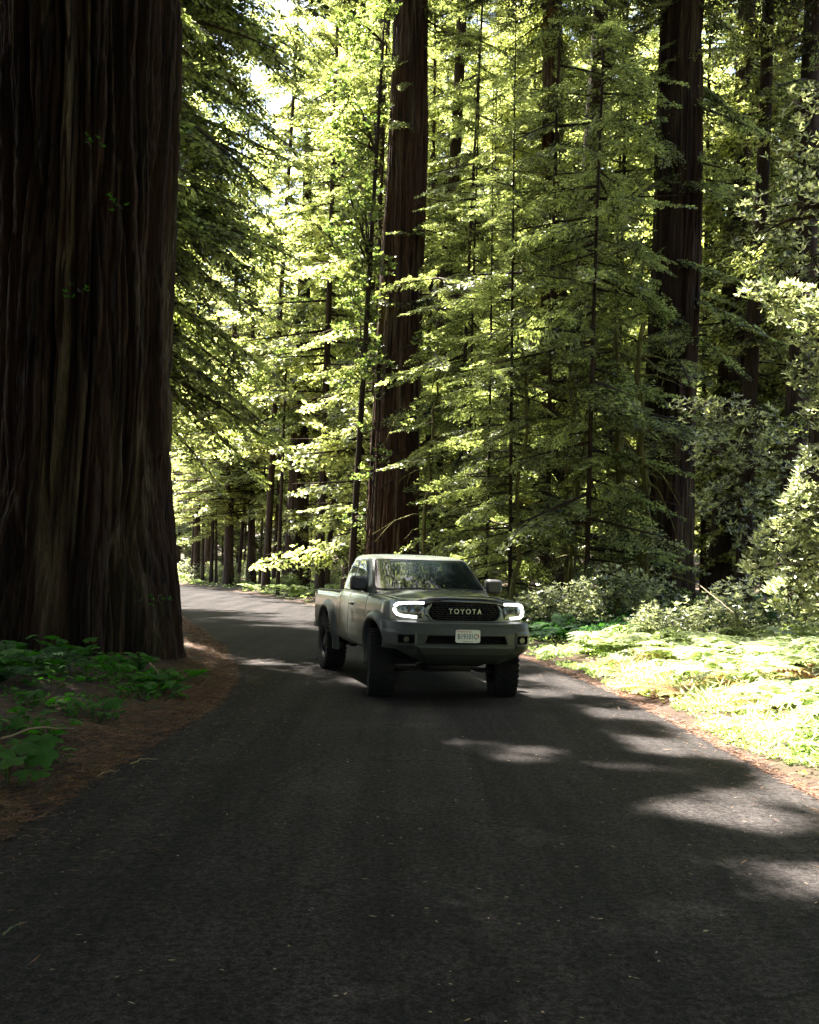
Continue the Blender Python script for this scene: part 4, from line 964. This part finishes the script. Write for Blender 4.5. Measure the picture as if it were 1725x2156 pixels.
# ------------------------------------------------------------------ shrubs behind the verge
def shrub_mesh(seed, R_, nleaf, L, mat, w=.45):
    rr = np.random.RandomState(seed); bl = [((rr.normal(0, R_*.35), rr.normal(0, R_*.35), R_*rr.uniform(.35, 1.05)), R_*rr.uniform(.3, .5)) for _ in range(9)]
    V = rosette(rr, blob_pts(rr, bl, nleaf), 6, L, w); cr = mesh_of('foliage', V, M[mat])
    b = MB()
    for c, q in bl: b.tube([(0, 0, -.1), (c[0]*.5, c[1]*.5, c[2]*.55), c], [.02, .012, .005], 4, cap=False)
    o = b.build('stem', M['twig'], smooth=True); d = o.data; bpy.data.objects.remove(o); return cr, d
SH = [shrub_mesh(1, 1.0, 60, .10, 'broad'), shrub_mesh(2, 1.2, 55, .11, 'broad'), shrub_mesh(3, .8, 70, .09, 'maple')]
def shrub(k, x, y, sc, label, group=None, name='shrub'):
    e = empty(name, (x, y, gz(x, y)), r_.random()*6); e.scale = (sc, sc, sc*r_.uniform(.8, 1.2)); tag(e, label, 'shrub', group); link('foliage', SH[k][0], e); link('stem', SH[k][1], e)
for i, (px, Y, k, sc, lb) in enumerate([(1425, 17.2, 2, .62, 'pale bright sapling bush standing alone on the verge edge'), (1385, 18.4, 1, .55, 'dark small bush left of the bright sapling bush'), (1490, 18.6, 1, .8, 'leafy bush right of the bright sapling bush'),
        (1040, 21.5, 2, .5, 'sunlit twiggy bush showing beside the truck mirror'), (1150, 23, 1, .9, 'dark bush just right of the truck headlamp'), (1240, 22.5, 0, .8, 'low dark bush under the mossy stems'), (1330, 23, 1, 1.0, 'rounded dark bush under the stout mossy stem'), (1560, 19.5, 0, 1.0, 'dark bush beneath the shaded oak'), (1650, 18.6, 0, 1.1, 'dense bush below the bright oak boughs'), (1710, 16.5, 2, .8, 'green bush at the right edge under the oak')]):
    x, y = px_xy(px, Y); shrub(k, x, y, sc, lb)
for i in range(70):
    q = try_pt(-24, 1.5, 36, 80, 1.5, .8)
    if q and q[2] < 9: shrub(i % 3, q[0], q[1], r_.uniform(.5, 1.0), 'leafy bush at the wood edge beyond the road bend', 'bushes along the far road edge')

# ------------------------------------------------------------------ low plants at the foot of the giant
def lobed(r_, c, nrm, R_):
    """five-lobed leaf as a fan"""
    nrm = nrm/np.linalg.norm(nrm); a = np.cross(nrm, [0, 1, .01]); a /= np.linalg.norm(a); b_ = np.cross(nrm, a); ph = r_.rand()*6.28; k = 20; th = np.arange(k)/k*2*np.pi
    rr = R_*(.72+.28*np.abs(np.cos(th*2.5)))*(1-.55*(np.abs(th-np.pi) < .2))
    P_ = c+np.cos(th+ph)[:, None]*a*rr[:, None]+np.sin(th+ph)[:, None]*b_*rr[:, None]+nrm*(rr[:, None]**2)*-.9/R_*.3
    return np.vstack([P_, c[None]]), [[i, (i+1) % k, k] for i in range(k)]
def berry_mesh(seed, n, spread, R_, h):
    rr = np.random.RandomState(seed); b = MB(); st = MB()
    for i in range(n):
        a = rr.rand()*6.28; q = spread*math.sqrt(rr.rand()); c = np.array([q*math.cos(a), q*math.sin(a), h*rr.uniform(.4, 1.1)])
        V, T = lobed(rr, c, np.array([rr.normal(0, .3), rr.normal(-.25, .3), 1.0]), R_*rr.uniform(.55, 1.2)); b.add(V, T=T)
        st.tube([(c[0]*.3, c[1]*.3, -.02), (c[0]*.8, c[1]*.8, c[2]*.7), c-[0, 0, .003]], .003, 3, cap=False)
    o = b.build('leaves', M['berry']); s = st.build('stem', M['berry']); d = (o.data, s.data); bpy.data.objects.remove(o); bpy.data.objects.remove(s); return d
BM = [berry_mesh(1, 14, .24, .085, .22), berry_mesh(2, 20, .30, .07, .17), berry_mesh(3, 11, .2, .10, .25), berry_mesh(4, 26, .34, .05, .12)]
spots = [(60, 1480, 8.6), (140, 1440, 10.2), (40, 1550, 7.4), (20, 1590, 7.0), (250, 1400, 12.6), (320, 1415, 12.2), (280, 1440, 11.4), (200, 1470, 9.8), (340, 1440, 11.6), (100, 1500, 8.4), (370, 1400, 12.8), (230, 1385, 13.2), (300, 1385, 13.6), (150, 1405, 12.0), (0, 1500, 8.2), (110, 1545, 7.8), (60, 1440, 9.8), (210, 1500, 9.2)]
rr = random.Random(31)
for i in range(92):
    if i < len(spots): px, py, Y = spots[i]; x = at(px, py, Y)[0]; y = Y
    else: x, y = rr.uniform(-5.2, -2.8), rr.uniform(6.2, 14.4)
    d, rt = road_dist([x], [y])
    if d[0] < .22+.2*rr.random() or math.hypot(x-GX, y-GY) < 1.9: continue
    if i >= len(spots) and n2(x*1.5, y*1.5) < .42: continue
    k = rr.randrange(4); e = empty('thimbleberry_plant', (x, y, gz(x, y)), rr.random()*6.28); s_ = rr.uniform(.7, 1.25); e.scale = (s_,)*3; e.rotation_euler[0] = rr.uniform(-.15, .15)
    tag(e, 'low plant with broad lobed green leaves at the giant redwood foot' , 'plant', 'lobed-leaf plants under the giant redwood'); link('leaves', BM[k][0], e); link('stem', BM[k][1], e)

# ------------------------------------------------------------------ ground cover, litter, sticks
rr = np.random.RandomState(6)
def cover(n, x0, x1, y0, y1, dmin, dens, L, w, h, name, mat, label, side_=True, up=.8, kk=4):
    x, y = rr.uniform(x0, x1, n), rr.uniform(y0, y1, n); d, rt = road_dist(x, y); ok = (d > dmin+.25*n2(x*2, y*2)) & (rt == side_) & (n2(x*1.3+5, y*1.3) > dens*(1-.0*d)); x, y = x[ok], y[ok]
    c = np.stack([x, y, gz(x, y)+rr.uniform(.01, h, len(x))*(.4+n2(x*1.7, y*1.7))], 1); V = rosette(rr, c, kk, L, w, up); o = mk(name, V, quads(len(V)//4), M[mat]); tag(o, label, cat='plants', kind='stuff'); return o
cover(26000, 1.6, 13, 5.5, 22, .02, .10, .038, .7, .12, 'ground_cover', 'cover', 'bright low clover and grass along the sunlit right verge')
cover(30000, 1.8, 4.3, 5.5, 19, .0, .32, .030, .7, .05, 'ground_cover', 'cover', 'fine short clover right along the sunlit asphalt edge')
cover(9000, 3.2, 13, 6, 21, .25, .38, .16, .10, .22, 'grass', 'fern', 'thin pale grass blades between the ferns on the verge', up=1.8)
cover(14000, -28, 1, 33, 95, .05, .3, .10, .5, .2, 'undergrowth', 'cover', 'low green plants along the far road edge')
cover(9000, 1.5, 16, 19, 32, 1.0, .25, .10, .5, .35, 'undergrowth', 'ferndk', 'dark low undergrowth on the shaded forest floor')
cover(2200, -6.5, -2.6, 6, 14.5, .35, .45, .035, .8, .06, 'undergrowth', 'berry', 'tiny sorrel leaves scattered on the litter under the giant', side_=False)
def litter(n, edge, spread, sgn, y0, y1, mat, L, w, zoff=.008, seed=1):
    r2 = np.random.RandomState(seed); y = r2.uniform(y0, y1, n); ex = np.interp(y, edge[:, 1], edge[:, 0]); x = ex+sgn*(np.abs(r2.normal(0, spread, n))-.10)
    d, _ = road_dist(x, y); z = np.where(d < .1, .014+.035*(1-(2*np.clip(-d/5.4, 0, 1)-1)**2)*(d < 0), gz(x, y)+.008)+r2.uniform(0, .02, n)*(d > 0)+zoff*0
    a = r2.rand(n)*6.28; dd = unit(np.stack([np.cos(a), np.sin(a), r2.normal(0, .12, n)], 1)); sd = unit(np.cross(dd, np.array([0, 0, 1.0])+r2.normal(0, .4, (n, 3))))
    return leafq(np.stack([x, y, z], 1), dd, sd, L*r2.uniform(.4, 1.5, n), np.full(n, w), .05)
V = np.concatenate([litter(16000, le, .42, -1, 5, 20, 'needle', .09, .006, seed=1), litter(6000, le, .7, -1, 5, 19, 'needle', .12, .008, seed=2), litter(5000, le, .3, -1, 18, 32, 'needle', .12, .012, seed=3),
                    litter(900, le, .55, 1, 4, 18, 'needle', .07, .006, seed=6), litter(500, re_, .5, -1, 4, 18, 'needle', .07, .006, seed=7), litter(9000, re_, .075, 1, 6, 24, 'needle', .08, .008, seed=4)])
o = mk('needle_litter', V, quads(len(V)//4), M['needle']); tag(o, 'reddish fallen redwood needles along both road edges', 'litter', kind='stuff')
r2 = np.random.RandomState(88); n = 700; x, y = r2.uniform(-2.2, 3.0, n), 3+22*r2.rand(n)**1.3; a = r2.rand(n)*6.28; dd = np.stack([np.cos(a), np.sin(a), 0*a+.05], 1); tt = (x+2.4)/5.5
V = leafq(np.stack([x, y, .010+.035*(1-(2*tt-1)**2)], 1), unit(dd), unit(np.cross(dd, [0, 0, 1.0])+r2.normal(0, .1, (n, 3))), r2.uniform(.010, .045, n), r2.uniform(.006, .016, n))
o = mk('leaf_litter', V, quads(n), M['pale']); tag(o, 'tiny pale leaf and twig scraps scattered on the asphalt', 'litter', kind='stuff')
for i, (pa, pb, r0, lb) in enumerate([((0, 1556, 7.1), (155, 1534, 7.6), .010, 'long pale curved stick lying across the lobed plants'), ((315, 1395, 12.2), (345, 1432, 11.9), .012, 'short pale stick leaning at the giant trunk foot'), ((275, 1604, 8.2), (332, 1592, 8.4), .009, 'pale bark chip at the asphalt edge'), ((360, 1420, 12.6), (415, 1450, 12.0), .009, 'bent bare twig near the point of the litter bank'),
        ((205, 1625, 7.7), (250, 1616, 7.9), .007, 'thin straw-coloured twig on the litter'), ((1475, 1235, 15), (1545, 1290, 14.2), .010, 'long bare diagonal stalk above the sunlit ferns'), ((8, 1972, 4.45), (42, 1955, 4.6), .006, 'greenish twig lying on the road at the lower left')]):
    A = at(*pa); B_ = at(*pb)
    if i in (2, 3, 4, 6):
        for q in (A, B_): q[2] = max(gz(q[0], q[1]), .012)+.008
    q = np.linspace(0, 1, 9)[:, None]; P_ = A*(1-q)+B_*q+np.array([0, 0, .04 if i == 0 else .01])*np.sin(q*3.14)+np.random.RandomState(i).normal(0, .004, (9, 3)); c = P_[0].copy()
    b = MB(); b.tube(P_-c, np.linspace(r0, r0*.4, 9), 5); o = b.build('stick', M['pale'] if i != 6 else M['maple'], smooth=True); o.location = c; tag(o, lb, 'stick')
